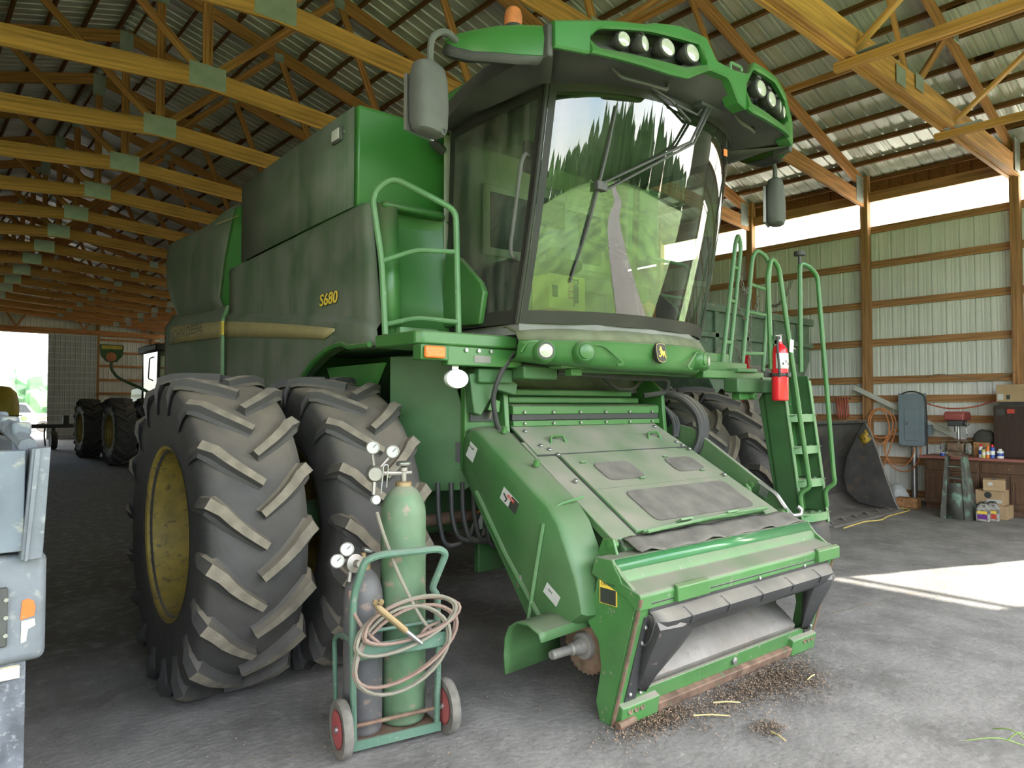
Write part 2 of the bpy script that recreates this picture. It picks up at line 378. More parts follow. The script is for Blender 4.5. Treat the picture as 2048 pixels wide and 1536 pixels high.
# ---------------------------------------------------------------- outside
MB().box(-160, 170, -220, -1.55, -.4, -.06).build('ground', 'field_grass', kind='structure')
MB().box(XR+.3, 170, -1.6, YB+.5, -.4, -.06).build('ground_right', 'field_grass', kind='structure')
MB().box(-160, XL-.3, -1.6, YB+.5, -.4, -.06).build('ground_left', 'field_grass', kind='structure')
MB().box(-160, 170, YB+.45, 260, -.4, -.06).build('ground_back', 'field_grass', kind='structure')
b = MB(); pts = [(9, -2), (7, -10), (6, -20), (7.5, -34), (5, -60), (9, -110), (16, -190)]
P = smoothpath([(x, y, 0) for x, y in pts], 6)
b.loft([[(p.x-1.7, p.y, -.045), (p.x+1.7, p.y, -.045)] for p in P]); b.build('gravel_lane', 'gravel', kind='structure')
MB().box(-2, 14, YB+.45, 92, -.2, -.04).build('yard', 'gravel', kind='structure')
def crown(mb, x, y, z, r, seed, seg=10):
    rnd = random.Random(seed); n0 = len(mb.v); mb.sphere((x, y, z), r, seg)
    for i in range(n0, len(mb.v)):
        d = mb.v[i]-Vector((x, y, z)); mb.v[i] = Vector((x, y, z))+d*rnd.uniform(.78, 1.22)
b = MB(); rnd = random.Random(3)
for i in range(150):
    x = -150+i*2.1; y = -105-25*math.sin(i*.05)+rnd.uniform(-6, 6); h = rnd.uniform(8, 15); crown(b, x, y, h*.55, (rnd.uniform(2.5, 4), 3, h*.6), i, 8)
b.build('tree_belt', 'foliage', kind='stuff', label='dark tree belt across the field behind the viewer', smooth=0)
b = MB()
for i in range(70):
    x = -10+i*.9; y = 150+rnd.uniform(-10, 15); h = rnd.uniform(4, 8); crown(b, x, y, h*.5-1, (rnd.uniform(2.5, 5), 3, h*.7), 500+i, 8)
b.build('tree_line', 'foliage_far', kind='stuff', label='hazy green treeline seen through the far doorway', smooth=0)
# ---------------------------------------------------------------- materials of the combine
mat('green', (.024, .130, .022), .32, var=.10, vs=3, dust=.12, updust=.60, dcol=(.20, .18, .13))
mat('green_clean', (.024, .140, .022), .26, var=.08, vs=3, dust=.07, updust=.45, dcol=(.20, .18, .13))
mat('green_side', (.025, .075, .026), .45, var=.10, vs=3, dust=.82, streak=.38, updust=.3, dcol=(.135, .138, .112))
mat('green_feeder', (.030, .130, .030), .45, var=.15, vs=5, dust=.24, updust=.80, dcol=(.215, .20, .16), wear=(.03, .12, .04), wearamt=.35)
mat('green_shield', (.025, .115, .026), .40, var=.12, vs=4, dust=.20, updust=.6, dcol=(.155, .145, .11))
mat('green_gloss', (.03, .15, .05), .12, var=.05, dust=.06, dcol=(.3, .3, .26))
mat('dusty_top', (.115, .125, .075), .9, var=.2, vs=9)
mat('chain_steel', (.14, .125, .10), .6, metal=.4, var=.3)
mat('green_worn', (.030, .15, .028), .40, var=.15, vs=5, dust=.16, updust=.88, dcol=(.20, .185, .15), wear=(.24, .23, .19), wearamt=.10, wears=9)
mat('green_frame', (.017, .085, .020), .5, var=.15, vs=5, dust=.12, updust=.45, dcol=(.20, .18, .14))
mat('green_pale', (.042, .165, .045), .38, var=.12, vs=6, dust=.22, updust=.6, dcol=(.26, .27, .20), wear=(.22, .30, .20), wearamt=.1, wears=14)
mat('yellow_rim', (.34, .235, .025), .5, var=.3, vs=9, dust=.42, dcol=(.10, .08, .05), wear=(.09, .065, .03), wearamt=.35, wears=9)
mat('yellow_paint', (.62, .45, .05), .5, var=.1, dust=.1)
mat('decal_yellow', (.36, .28, .11), .5, var=.06, dust=.45, dcol=(.15, .14, .10))
mat('decal_dark', (.03, .035, .03), .5, var=.05)
mat('rubber', (.020, .022, .026), .72, var=.3, vs=9, dust=.20, updust=.95, dcol=(.15, .125, .09), bump=.15, bs=60)
mat('rubber_lug', (.145, .125, .095), .9, var=.22, vs=14, bump=.25, bs=80)
mat('black_plastic', (.020, .020, .022), .55, var=.2, dust=.18, updust=.5, dcol=(.19, .175, .15), bump=.08, bs=90)
mat('black_shield', (.022, .024, .028), .36, var=.2, dust=.06, updust=.55, dcol=(.30, .27, .23), wear=(.14, .10, .085), wearamt=.02)
mat('grey_plastic', (.06, .06, .058), .75, var=.2, dust=.40, dcol=(.13, .125, .11), bump=.15, bs=120)
mat('frit', (.010, .011, .011), .4, var=.1, dust=.06, spec=.25)
mat('steel', (.42, .42, .43), .35, metal=.9, var=.15, dust=.15, dcol=(.3, .26, .2))
mat('steel_dusty', (.25, .245, .235), .42, metal=.5, var=.25, dust=.50, updust=.6, dcol=(.165, .145, .12), wear=(.20, .14, .09), wearamt=.3)
mat('steel_rusty', (.16, .10, .07), .75, metal=.3, var=.4, vs=12, wear=(.10, .14, .07), wearamt=.4)
mat('zinc', (.30, .30, .29), .4, metal=.85, var=.15)
mat('rubber_mat', (.125, .115, .10), .95, var=.25, vs=7, bump=.3, bs=70)
mat('hose_black', (.025, .025, .025), .6, var=.2, updust=.45)
mat('lamp_lens', (.42, .42, .35), .12, var=.12, vs=40, spec=.8)
mat('lamp_white', (.52, .52, .50), .2, var=.05)
mat('amber', (.75, .18, .04), .22, var=.15, vs=30)
mat('amber_dim', (.55, .15, .04), .3, var=.2, vs=20, dust=.15)
mat('cab_beige', (.27, .28, .22), .75, var=.08)
mat('cab_dark', (.045, .047, .045), .7, var=.15)
mat('cab_grey', (.16, .16, .15), .75, var=.15)
mat('white_decal', (.45, .45, .43), .6, var=.08)
mat('red_decal', (.45, .05, .03), .6, var=.05)
mat('yellow_decal', (.72, .50, .06), .6, var=.08)
mat('chaff', (.20, .14, .092), .95, var=.4, vs=30)
def thin_glass(name, tint, ior=1.55, dusty=.05):
    m = bpy.data.materials.new(name); MATS[name] = m; m.use_nodes = True; N, L = m.node_tree.nodes, m.node_tree.links; N.remove(N['Principled BSDF'])
    t = N.new('ShaderNodeBsdfTransparent'); t.inputs[0].default_value = (*tint, 1); g = N.new('ShaderNodeBsdfGlossy'); g.inputs['Roughness'].default_value = .015
    d = N.new('ShaderNodeBsdfDiffuse'); d.inputs[0].default_value = (.45, .42, .36, 1)
    fr = N.new('ShaderNodeFresnel'); fr.inputs[0].default_value = ior; mx = N.new('ShaderNodeMixShader'); L.new(fr.outputs[0], mx.inputs[0]); L.new(t.outputs[0], mx.inputs[1]); L.new(g.outputs[0], mx.inputs[2])
    nz = N.new('ShaderNodeTexNoise'); nz.inputs['Scale'].default_value = 5; nz.inputs['Detail'].default_value = 8; mr = N.new('ShaderNodeMapRange'); mr.inputs[1].default_value = .35; mr.inputs[2].default_value = .8; mr.inputs[4].default_value = dusty*2.2
    L.new(nz.outputs[0], mr.inputs[0]); m2 = N.new('ShaderNodeMixShader'); L.new(mr.outputs[0], m2.inputs[0]); L.new(mx.outputs[0], m2.inputs[1]); L.new(d.outputs[0], m2.inputs[2]); L.new(m2.outputs[0], N['Material Output'].inputs[0])
thin_glass('cab_glass', (.62, .74, .66), 2.0, .03); thin_glass('side_glass', (.70, .80, .72), 1.35, .10)
# ---------------------------------------------------------------- the combine: x to its left side, y to its rear, origin on the floor under the front axle
combine = empty('combine_harvester', 'large dusty green combine harvester with dual front tires, no header mounted', 'combine', loc=(4.1156, 4.6353, 0), rz=math.radians(-2.1))
C = combine
AX, RT = .96, 1.0
# --- tires with separate lugs
def tire_mesh():
    W = .285; pr = [(.50, -.235), (.53, -.268), (.60, -.28), (.70, -.285), (.80, -.29), (.87, -.283), (.915, -.262), (.935, -.20), (.945, -.10), (.947, 0)]
    pr = pr + [(r, -h) for r, h in pr[-2::-1]]
    return MB().loft([[(h, r*math.cos(a), r*math.sin(a)) for r, h in pr] for a in (2*PI*i/72 for i in range(72))], cyc=True).mesh('tire', 'rubber', 50)
def lug_mesh(sgn):
    # centre line of one lug: (sideways, angle, base radius, height, half width)
    st = [(-.012, -.015, .945, .050, .020), (.05, .032, .945, .052, .021), (.11, .080, .944, .053, .023), (.17, .136, .941, .055, .026), (.22, .194, .934, .058, .029), (.262, .248, .918, .068, .032), (.284, .275, .870, .050, .032), (.291, .288, .79, .014, .024), (.292, .292, .74, .002, .018)]
    rows = []
    for i, (x, a, r, h, wd) in enumerate(st):
        j0, j1 = max(i-1, 0), min(i+1, len(st)-1); dx, da = st[j1][0]-st[j0][0], (st[j1][1]-st[j0][1])*.95; n = math.hypot(dx, da) or 1
        px_, pa = -da/n, dx/n
        f = min(1, max(0, (i-4)/2.2)); nx, nr = math.sin(f*PI/2), math.cos(f*PI/2)     # outward direction turns from radial to sideways
        row = []
        for q, up_ in ((-2.1, -.02), (-1.35, .28), (-1, 1), (1, 1), (1.35, .28), (2.1, -.02)):
            X = x+px_*wd*q*(1-.6*f)+nx*h*up_*.6; A = a+pa*wd*q/.95+(.012*q*f); R = r+nr*h*up_
            row.append((sgn*X, -R*math.cos(A), R*math.sin(A)))
        rows.append(row)
    b = MB().loft(rows, closed=True, capends=True); me = b.mesh('tread_lug', 'rubber', 28); me.materials.append(MATS['rubber_lug'])
    for p in me.polygons:
        if p.index % 6 == 2 and p.index//6 < 5: p.material_index = 1
    return me
TIRE, LUG = tire_mesh(), {1: lug_mesh(1), -1: lug_mesh(-1)}
def rim_mesh(out):
    # dished steel rim: the barrel is deep on the outer side
    pr = [(.54, -.272), (.52, -.265), (.50, -.22), (.485, -.13), (.475, -.05), (.475, .10), (.40, .125), (.24, .135), (.225, .10), (.16, .095), (.15, .13), (.05, .13)]
    b = MB(); b.loft([[(-out*h if out > 0 else h, r*math.cos(a), r*math.sin(a)) for r, h in pr] for a in (2*PI*i/48 for i in range(48))], cyc=True)
    b.lathe([(.16, 0), (.16, .03), (.12, .05), (.001, .05)], (out*-.13, 0, 0), (out, 0, 0), 20)
    for i in range(10):
        a = 2*PI*i/10; b.lathe([(.016, 0), (.016, .03), (.001, .031)], (out*-.135, .195*math.cos(a), .195*math.sin(a)), (out, 0, 0), 6)
    return b.mesh('wheel_rim', 'yellow_rim', 40)
RIM = {1: rim_mesh(1), -1: rim_mesh(-1)}
NL = 18
def place_tire(x, phase, lab):
    t = link('tire', TIRE, C, label=lab, loc=(x, 0, AX)); side = 1 if x > 0 else -1
    for i in range(NL):
        for s in (1, -1):
            link('tread_lug', LUG[s], t, rot=(-(phase+(i+(.5 if s > 0 else 0))*2*PI/NL), 0, 0))
    link('wheel_rim', RIM[side], C, loc=(x, 0, AX), label='dirty yellow wheel rim')
for x, ph, lab in ((-2.55, .05, 'outer front tire of the dual pair'), (-1.78, .21, 'inner front tire of the dual pair'), (1.78, .1, 'inner front tire beside the ladder'), (2.55, .3, 'outer front tire behind the ladder')): place_tire(x, ph, lab)
MB().lathe([(.13, -2.45), (.13, 2.45)], (0, 0, AX), (1, 0, 0), 16).box(-1.35, 1.35, -.2, .2, .78, 1.14).build('front_axle', 'green_frame', C, bevel=.02)
for s in (-1, 1): MB().prism([(-.35, .70), (.3, .70), (.35, 1.55), (-.3, 1.6)], 'x', s*1.12, s*1.42).build('final_drive', 'green_frame', C, bevel=.04)
# rear steering axle and tires behind
for s in (-1, 1):
    t = MB().loft([[(s*1.5+h*.8, 3.7+r*.78*math.cos(a), .76+r*.78*math.sin(a)) for r, h in ((.5, -.2), (.7, -.28), (.9, -.27), (.97, -.15), (.97, .15), (.9, .27), (.7, .28), (.5, .2))] for a in (2*PI*i/40 for i in range(40))], cyc=True).build('rear_tire', 'rubber', C)
    MB().lathe([(.42, -.15), (.40, .05), (.1, .06), (.1, -.1)], (s*1.5, 3.7, .76), (s, 0, 0), 24).build('wheel_rim', 'yellow_rim', C)
MB().box(-1.4, 1.4, 3.55, 3.85, .66, .9).build('rear_axle', 'green_frame', C, bevel=.02)
# --- body core
MB().box(-1.52, 1.52, .75, 4.9, 1.45, 3.4).box(-1.05, 1.05, -.2, .8, 1.75, 3.2).build('body', 'green_frame', C)
MB().prism([(0.2, 1.1), (3.4, 1.25), (4.9, 1.5), (.2, 1.7)], 'x', -1.0, 1.0).build('underbody', 'green_frame', C)
# --- grain tank
plan = [(-1.65, -.23), (-.86, -.23), (-.84, .25), (.84, .25), (.86, -.23), (1.65, -.23), (1.65, 2.2), (-1.65, 2.2)]
def tank(mb, z0, z1):
    rows = []
    for z, ins in ((z0, .012), (z0+.02, 0), (z1-.02, 0), (z1, .02)):
        rows.append([(x-(ins if x > 0 else -ins), y+(ins if y < 0 else 0), z) for x, y in plan])
    mb.loft(rows, closed=True, capends=True)
b = MB(); tank(b, 3.16, 3.9); grain_tank = b.build('grain_tank', 'green_clean', C, bevel=.05, segs=4)
# grey dusty skin of the tank's flank
MB().loft([[(-1.656, -.19, 3.165), (-1.656, -.19, 3.885)], [(-1.660, .6, 3.16), (-1.660, .6, 3.89)], [(-1.660, 1.4, 3.15), (-1.660, 1.4, 3.89)], [(-1.656, 2.19, 3.14), (-1.656, 2.19, 3.885)]]).build('tank_side_panel', 'green_side', C, solid=.006, label='dust-covered side of the grain tank')
b = MB().box(-1.685, -1.658, -.02, .14, 3.69, 3.80).build('marker_lamp', 'grey_plastic', C, bevel=.012); MB().box(-1.692, -1.684, .0, .12, 3.705, 3.785).build('lens', 'lamp_white', b, bevel=.006)
for yy in (-.035, .155): MB().box(-1.672, -1.66, yy-.01, yy+.01, 3.735, 3.755).build('bolt', 'zinc', b)
# --- front flank panel with its wheel-arch edge
def crease(y): return 2.29+.38*min(1, max(0, (y+.55)/3.1))**.82
def arch(y):
    if y < -.1: return 2.16
    if y < 1.2: return .92+math.sqrt(max(0, 1.27**2-(y+.1)**2))
    return .92+math.sqrt(max(.0, 1.27**2-1.3**2)) if False else 1.15
ys = [-.52+i*.08 for i in range(22)]+[1.3, 1.6, 1.9, 2.2, 2.4, 2.57]
cols = []
for y in ys:
    bt = max(1.35, arch(y)); cz = max(crease(y), bt+.05); tp = 3.165-.012*(y+.38); e = max(0, 1-(y+.52)/.1)*.05
    lean = (.17 if y < -.3 else 0)
    xb = -1.68+e
    cols.append([(xb+.07, y, bt-.02), (xb+.01, y, bt), (xb-.004, y, bt+.04), (xb-.01, y, (bt+cz)/2), (xb-.012, y, cz-.03), (xb+.03, y, cz+.02), (xb+.03, y, (cz+tp)/2), (xb+.022, y, tp-.03), (xb+.035, y, tp), (xb+.10, y, tp+.005)])
# slope of the leading edge: upper rows are set further back
for c in cols[:4]:
    for j, p in enumerate(c): c[j] = (p[0], p[1]+.17*max(0, (p[2]-2.16))/1.0*(1-(p[1]+.52)/.34), p[2])
MB().loft(cols).build('side_panel', 'green_side', C, solid=-.012, label='long dust-covered flank panel with a yellow stripe')
# bright leading edge of the flank
MB().loft([[(-1.625, -.555, 2.16), (-1.59, -.40, 3.155)], [(-1.57, -.60, 2.16), (-1.52, -.445, 3.15)], [(-1.50, -.60, 2.16), (-1.46, -.45, 3.13)]]).build('panel_edge', 'green', C, solid=.01)
# wheel-arch lip
pp = [(-1.69, y, max(1.35, arch(y))) for y in [-.5+i*.1 for i in range(17)]]
MB().tube(pp, .022, 6).build('arch_lip', 'green', C)
# black wheel-house behind the lip
MB().box(-1.55, -1.0, -.45, 1.2, 2.15, 2.2).build('wheelhouse', 'green_frame', C)
# --- rear flank: lower panel and the swelling upper cover
cols = []
for i in range(13):
    y = 2.60+i*.2
    cz = 2.68+.05*(y-2.6); cols.append([(-1.60, y, 1.5), (-1.665, y, 1.55), (-1.685, y, 2.1), (-1.69, y, cz-.06), (-1.63, y, cz+.03), (-1.60, y, cz+.10)])
MB().loft(cols).build('rear_side_panel', 'green_side', C, solid=-.012, label='rear flank panel carrying the maker name on its stripe')
def ecover(t, top_only=False):
    """one upright section of the swelling engine cover, t 0 front .. 1 rear"""
    top = 3.78+.10*t**2+.05*math.exp(-((t-.2)/.15)**2); bot = 2.73+.10*t+max(0, t-.82)**1.5*4.2
    n_ = max(0, 1-t/.22); ins = .30*n_**2.2
    yt = 2.18+t*2.87; yb = 2.62+(t*2.43 if t > 0 else 0)
    return [(-1.30+ins*.4, yt, top-.05), (-1.56+ins, yt, top), (-1.635+ins, yt, top-.06), (-1.668+ins, yt*.8+yb*.2, top*.7+bot*.3), (-1.672+ins, (yt+yb)/2, (top+bot)/2), (-1.66+ins, yb, bot+.15), (-1.61+ins, yb, bot+.02), (-1.57+ins, yb, bot)]
MB().loft([ecover(.12+.88*i/16) for i in range(17)]).build('engine_cover', 'green_side', C, solid=-.012, smooth=60, label='bulging grey-green engine side cover')
MB().loft([ecover(.14*i/8) for i in range(9)]).build('cover_nose', 'green_clean', C, solid=-.010, smooth=60)
cols = [[(-1.671, 2.24+.25*t, 3.60+.02*t-.001*0), (-1.671, 2.24+.25*t, 3.612+.02*t)] for t in (0, .5, 1, 1.5, 2, 3)]
MB().loft(cols).build('pinstripe', 'decal_yellow', C)
# yellow stripe and name
def stripe(y0, y1, tip):
    n = 14; c = []
    for i in range(n+1):
        y = y0+(y1-y0)*i/n; h = .085+.028*max(0, y)/1.0; top = 2.32+.105*max(0, y)+.0*y; top = crease(y)-.075 if y < 2.6 else 2.60+.06*(y-2.6)
        lo = top-h*(1 if i or not tip else .25); xx = -1.697 if y < 2.6 else -1.7005
        c.append([(xx, y, lo), (xx, y, top)])
    return MB().loft(c)
stripe(.02, 2.56, True).build('stripe', 'decal_yellow', C, solid=.002); stripe(2.61, 4.7, False).build('stripe', 'decal_yellow', C, solid=.002)
link('lettering', text_mesh('JOHN DEERE', .15, frame((-1.7025, 3.95, 2.60), (0, -1, 0), (0, 0, 1)) @ Matrix.Scale(1.5, 4, (1, 0, 0)), 'decal_dark', .001), C)
link('lettering', text_mesh('S680', .125, frame((-1.656, .225, 2.55), (0, -1, 0), (0, 0, 1)) @ Matrix.Scale(1.28, 4, (1, 0, 0)), 'decal_dark', .001, .12, .007), C)
link('lettering', text_mesh('S680', .125, frame((-1.6585, .225, 2.55), (0, -1, 0), (0, 0, 1)) @ Matrix.Scale(1.28, 4, (1, 0, 0)), 'yellow_decal', .001, .12, .002), C)
MB().loft([[(-1.70, 2.585, 1.5), (-1.665, 2.585, 1.5)], [(-1.72, 2.585, 2.1), (-1.665, 2.585, 2.1)], [(-1.72, 2.585, 2.62), (-1.665, 2.585, 2.62)], [(-1.67, 2.585, 2.76), (-1.62, 2.585, 2.76)]]).build('panel_seam', 'green_pale', C, solid=.02)
MB().box(-1.722, -1.70, 2.57, 2.61, 2.46, 2.60).build('seam_tab', 'yellow_paint', C)
# --- enclosure front beside the cab (left in view)
cols = []
for x, d in ((-1.60, 0), (-1.56, .05), (-1.45, .09), (-1.25, .11), (-1.05, .08), (-.93, .0), (-.88, .10)):
    cols.append([(x+.02, -.53+d, 2.22), (x+.02, -.50+d, 2.5), (x+.01, -.44+d, 2.8), (x, -.40+d, 3.05), (x, -.40+d*.6, 3.12), (x, -.30, 3.16)])
MB().loft(cols).build('front_enclosure', 'green', C, solid=.01)
MB().prism([(-1.57, -.46), (-1.08, -.46), (-1.02, -.40), (-1.02, -.22), (-1.57, -.22)], 'z', 3.12, 3.17).build('enclosure_ledge', 'green', C, bevel=.02)
MB().box(-1.55, -1.25, -.66, -.60, 2.235, 2.275).build('enclosure_sill', 'green_pale', C, bevel=.005)
# --- platform, beam and lamp at the combine's right front corner
MB().prism([(-1.68, -.55), (-1.66, -1.02), (-1.62, -1.06), (-.9, -1.1), (-.9, -.5)], 'z', 2.13, 2.215).build('side_platform', 'green', C, bevel=.012)
MB().box(-1.44, -.83, -1.06, -.98, 2.005, 2.13).build('front_beam', 'green', C, bevel=.008)
for x in (-1.30, -1.20, -1.10): MB().lathe([(.014, 0), (.014, .012), (.001, .013)], (x, -1.06, 2.105), (0, -1, 0), 6).build('bolt', 'zinc', C)
b = MB().box(-1.235, -1.10, -1.064, -1.058, 2.03, 2.075).build('rating_plate', 'steel_dusty', C)
b = MB().box(-1.66, -1.46, -1.10, -1.0, 2.03, 2.125).build('lamp_bracket', 'green', C, bevel=.008); MB().box(-1.645, -1.50, -1.135, -1.098, 2.04, 2.115).build('turn_signal', 'amber', b, bevel=.012)
lm = MB().lathe([(.03, .07), (.085, .05), (.105, .015), (.10, -.005), (.001, -.012)], (0, 0, 0), (0, 1, 0), 24); 
for i in range(len(lm.v)): lm.v[i] = Vector((-1.36+lm.v[i].x*.85, -1.05+lm.v[i].y, 1.92+lm.v[i].z*.60))
b = lm.build('work_lamp', 'lamp_white', C, label='round white work lamp hanging under the platform'); MB().box(-1.385, -1.335, -1.03, -.99, 1.97, 2.01).build('lamp_bracket', 'zinc', b)
# handrail of that platform
hr = empty  # (rails are plain tubes)
def rail(name, pts, r=.021, m='green_pale', bend=.07, parent=C, seg=10): return MB().tube(bent(pts, bend), r, seg).build(name, m, parent)
HR = rail('handrail', [(-1.64, -.62, 2.22), (-1.67, -.62, 2.71), (-1.745, -.62, 3.14), (-1.62, -.66, 3.265), (-1.41, -.88, 3.10), (-1.27, -.90, 3.05), (-1.26, -.92, 2.22)], .021, 'green_pale', .09)
rail('rail', [(-1.675, -.62, 2.70), (-1.49, -.76, 2.78), (-1.265, -.91, 2.77)], .017, parent=HR); rail('rail', [(-1.62, -.62, 2.29), (-1.48, -.75, 2.33), (-1.27, -.93, 2.30)], .017, parent=HR)
# side sheet between wheel and feeder with its slot
b = MB().prism([(0, 1.19), (.04, 1.165), (.42, 1.14), (.60, 1.25), (.60, 2.10), (0.10, 2.10), (.09, 1.85), (.02, 1.62)], 'y', -.012, .012, frame((-1.06, -.78, 0), (-.60, .80, 0), (0, 0, 1)) @ Matrix(((1, 0, 0, 0), (0, 0, 1, 0), (0, 1, 0, 0), (0, 0, 0, 1))))
wp = b.build('drive_shield', 'green_frame', C, bevel=.006, label='tall flat green sheet with a hand slot behind the front tire')  # darker green partly stands in for the shade below the platform
b = MB().prism([(.055, 1.35), (.105, 1.36), (.105, 1.50), (.055, 1.49)], 'y', -.016, -.0125, frame((-1.06, -.78, 0), (-.60, .80, 0), (0, 0, 1)) @ Matrix(((1, 0, 0, 0), (0, 0, 1, 0), (0, 1, 0, 0), (0, 0, 0, 1)))); b.build('hand_slot', 'cab_dark', wp)
MB().box(-1.12, -.86, -.80, -.74, 1.30, 2.05).build('frame_upright', 'green', C, bevel=.01)
MB().box(-1.09, -.88, -.82, -.80, 1.64, 1.97).build('recess_shade_panel', 'cab_dark', C)  # flat dark panel; the shade of a recess is put into its colour
MB().tube([(-1.04+.022*math.cos(a*1.0), -.845+.022*math.sin(a*1.0), 1.70+.0065*a) for a in (i*.55 for i in range(60))], .006, 5).build('return_spring', 'chain_steel', C)
MB().tube(bent([(-.95, -.85, 1.66), (-.94, -.87, 1.75), (-.98, -.86, 1.84), (-.92, -.85, 1.95)], .05), .014, 6).build('control_rod', 'chain_steel', C)
MB().prism([(-1.0, 1.72), (-.90, 1.70), (-.89, 1.78), (-.96, 1.80)], 'y', -.90, -.85).build('bracket', 'green', C, bevel=.004)
# vented inner panel behind the wheel
MB().prism([(-.35, 2.05), (.55, 2.05), (.1, 1.5)], 'x', -1.52, -1.48).build('vent_panel', 'green', C)
# --- under-cab structure and feeder throat
MB().prism([(-.30, 1.75), (-.62, 1.86), (-.50, 2.12), (-.2, 2.12)], 'x', -.85, .95).build('throat_back', 'rubber_mat', C, label='dusty tan sheet above the feeder mouth')
MB().prism([(-.55, 1.86), (-.58, 1.90), (-.46, 2.02), (-.40, 2.02)], 'x', .1, .7).build('throat_shade_block', 'cab_dark', C)  # solid dark wedge; the shade inside the opening is put into its colour
for z0, z1, y0, y1, x0, x1 in ((1.82, 1.875, -.72, -.60, -.72, .68), (1.765, 1.815, -.78, -.66, -.72, .70)): MB().box(x0, x1, y0, y1, z0, z1).build('throat_rib', 'green', C, bevel=.012)
MB().prism([(-.70, 1.765), (-.86, 1.755), (-.88, 1.745), (-.88, 1.685), (-.80, 1.685)], 'x', -.76, .84).build('throat_beam', 'green', C, bevel=.006)
MB().box(-.76, .84, -.87, -.82, 1.645, 1.685).build('rubber_seal', 'hose_black', C)
MB().box(-.76, .84, -.885, -.84, 1.60, 1.64).build('throat_flange', 'green', C, bevel=.004)
BOLT = MB().lathe([(.012, 0), (.012, .010), (.008, .013), (.001, .014)], (0, 0, 0), (0, 0, 1), 6).mesh('bolt', 'zinc', 30)
def bolt(p, d, parent=C, s=1):
    o = link('bolt', BOLT, parent, loc=p); o.rotation_euler = Vector(d).to_track_quat('Z', 'Y').to_euler(); o.scale = (s, s, s); return o
for i in range(6):
    x = -.66+i*.28; bolt((x, -.884, 1.70), (0, -1, 0)); bolt((x, -.888, 1.62), (0, -1, 0))
for s in (-1, 1): MB().prism([(-.55, 1.25), (-.92, 1.45), (-.88, 1.88), (-.60, 2.10), (-.35, 2.10), (-.35, 1.3)], 'x', s*.84+.03, s*.88+.03).build('throat_cheek', 'green', C, bevel=.006)
MB().box(-1.15, -.86, -1.0, -.80, 1.90, 2.00).box(-.86, -.55, -1.12, -.95, 1.93, 2.02).build('cab_mount', 'green_frame', C, bevel=.012)
MB().prism([(-1.20, 1.96), (-.98, 1.99), (-.78, 1.90), (-.80, 1.82), (-.98, 1.86), (-1.10, 1.68), (-1.16, 1.70)], 'y', -.96, -.88).build('link_arm', 'green_frame', C, bevel=.008)
b = MB().box(-.66, -.35, -1.28, -1.14, 2.005, 2.03).build('step_pad', 'green_pale', C, bevel=.01); MB().box(-.56, -.46, -1.27, -1.20, 1.955, 2.005).build('bracket', 'green', b, bevel=.006)
MB().box(-.30, 1.6, -1.08, -.98, 1.99, 2.05).build('cross_tube', 'green_frame', C, bevel=.01)
rail('hydraulic_hose', [(-.9, -1.05, 2.10), (-1.02, -1.05, 1.95), (-1.04, -1.0, 1.80), (-.98, -.98, 1.60), (-.90, -.98, 1.50)], .017, 'hose_black', .12)
rail('hydraulic_hose', [(-.45, -1.0, 1.99), (.3, -1.05, 1.965), (.75, -1.05, 1.97), (.80, -1.0, 1.86), (.62, -.9, 1.83)], .022, 'hose_black', .08)
rail('hydraulic_hose', [(.2, -.85, 1.97), (.35, -.85, 1.88), (.55, -.85, 1.88), (.66, -.85, 1.97)], .016, 'hose_black', .08)
for i, (x, y) in enumerate(((-1.18, -.72), (-1.10, -.74), (-1.02, -.76), (-1.25, -.66), (-.96, -.8))):
    rail('hydraulic_hose', [(x, y, 1.22), (x-.01, y-.02, 1.0), (x+.03, y-.04, .83-.02*i), (x+.22, y-.05, .80), (x+.35, y, .98)], .017, 'hose_black', .14)
MB().box(-.90, -.62, -.66, -.60, .55, 1.15).build('frame_plate', 'green_frame', C, bevel=.01)
MB().lathe([(.045, 0), (.045, .6)], (-1.25, -.45, .93), (1, 0, 0), 12).build('lift_tube', 'steel_rusty', C)
# --- cab: floor bumper
def ssx(s, x0): return x0*s
def wy(s, ym, yc, e=2.5): return ym+(yc-ym)*abs(s)**e
cols = []
NS = 25
for i in range(NS):
    s = -1+2*i/(NS-1); x = 1.0*s; y = wy(s, -1.56, -1.22, 2.6); yi = wy(s, -1.46, -1.10, 2.6); a = abs(s)
    dz = .005*s
    cols.append([(x*.96, yi+.25, 2.285+dz), (x*.98, yi+.02, 2.285+dz), (x*.995, y+.03, 2.245+dz), (x, y-.005, 2.185+dz), (x, y-.012, 2.175+dz), (x, y, 2.15+dz), (x*.995, y+.015, 2.08+dz), (x*.985, y+.04, 2.02+.05*max(0, -s)**2+dz), (x*.97, y+.075, 1.995+.06*max(0, -s)**2+dz), (x*.9, y+.3, 1.995+.06*max(0, -s)**2+dz)])
bump = MB().loft([c[3:] for c in cols]).build('cab_bumper', 'green', C, solid=-.01, smooth=50, label='curved green bumper below the windshield')
MB().loft([c[:4] for c in cols]).build('bumper_top', 'dusty_top', C, solid=-.01, smooth=50, label='dust-caked top of the bumper')
def bump_pt(s, z, off=0): return Vector((1.0*s, wy(s, -1.56, -1.22, 2.6)-off, z))
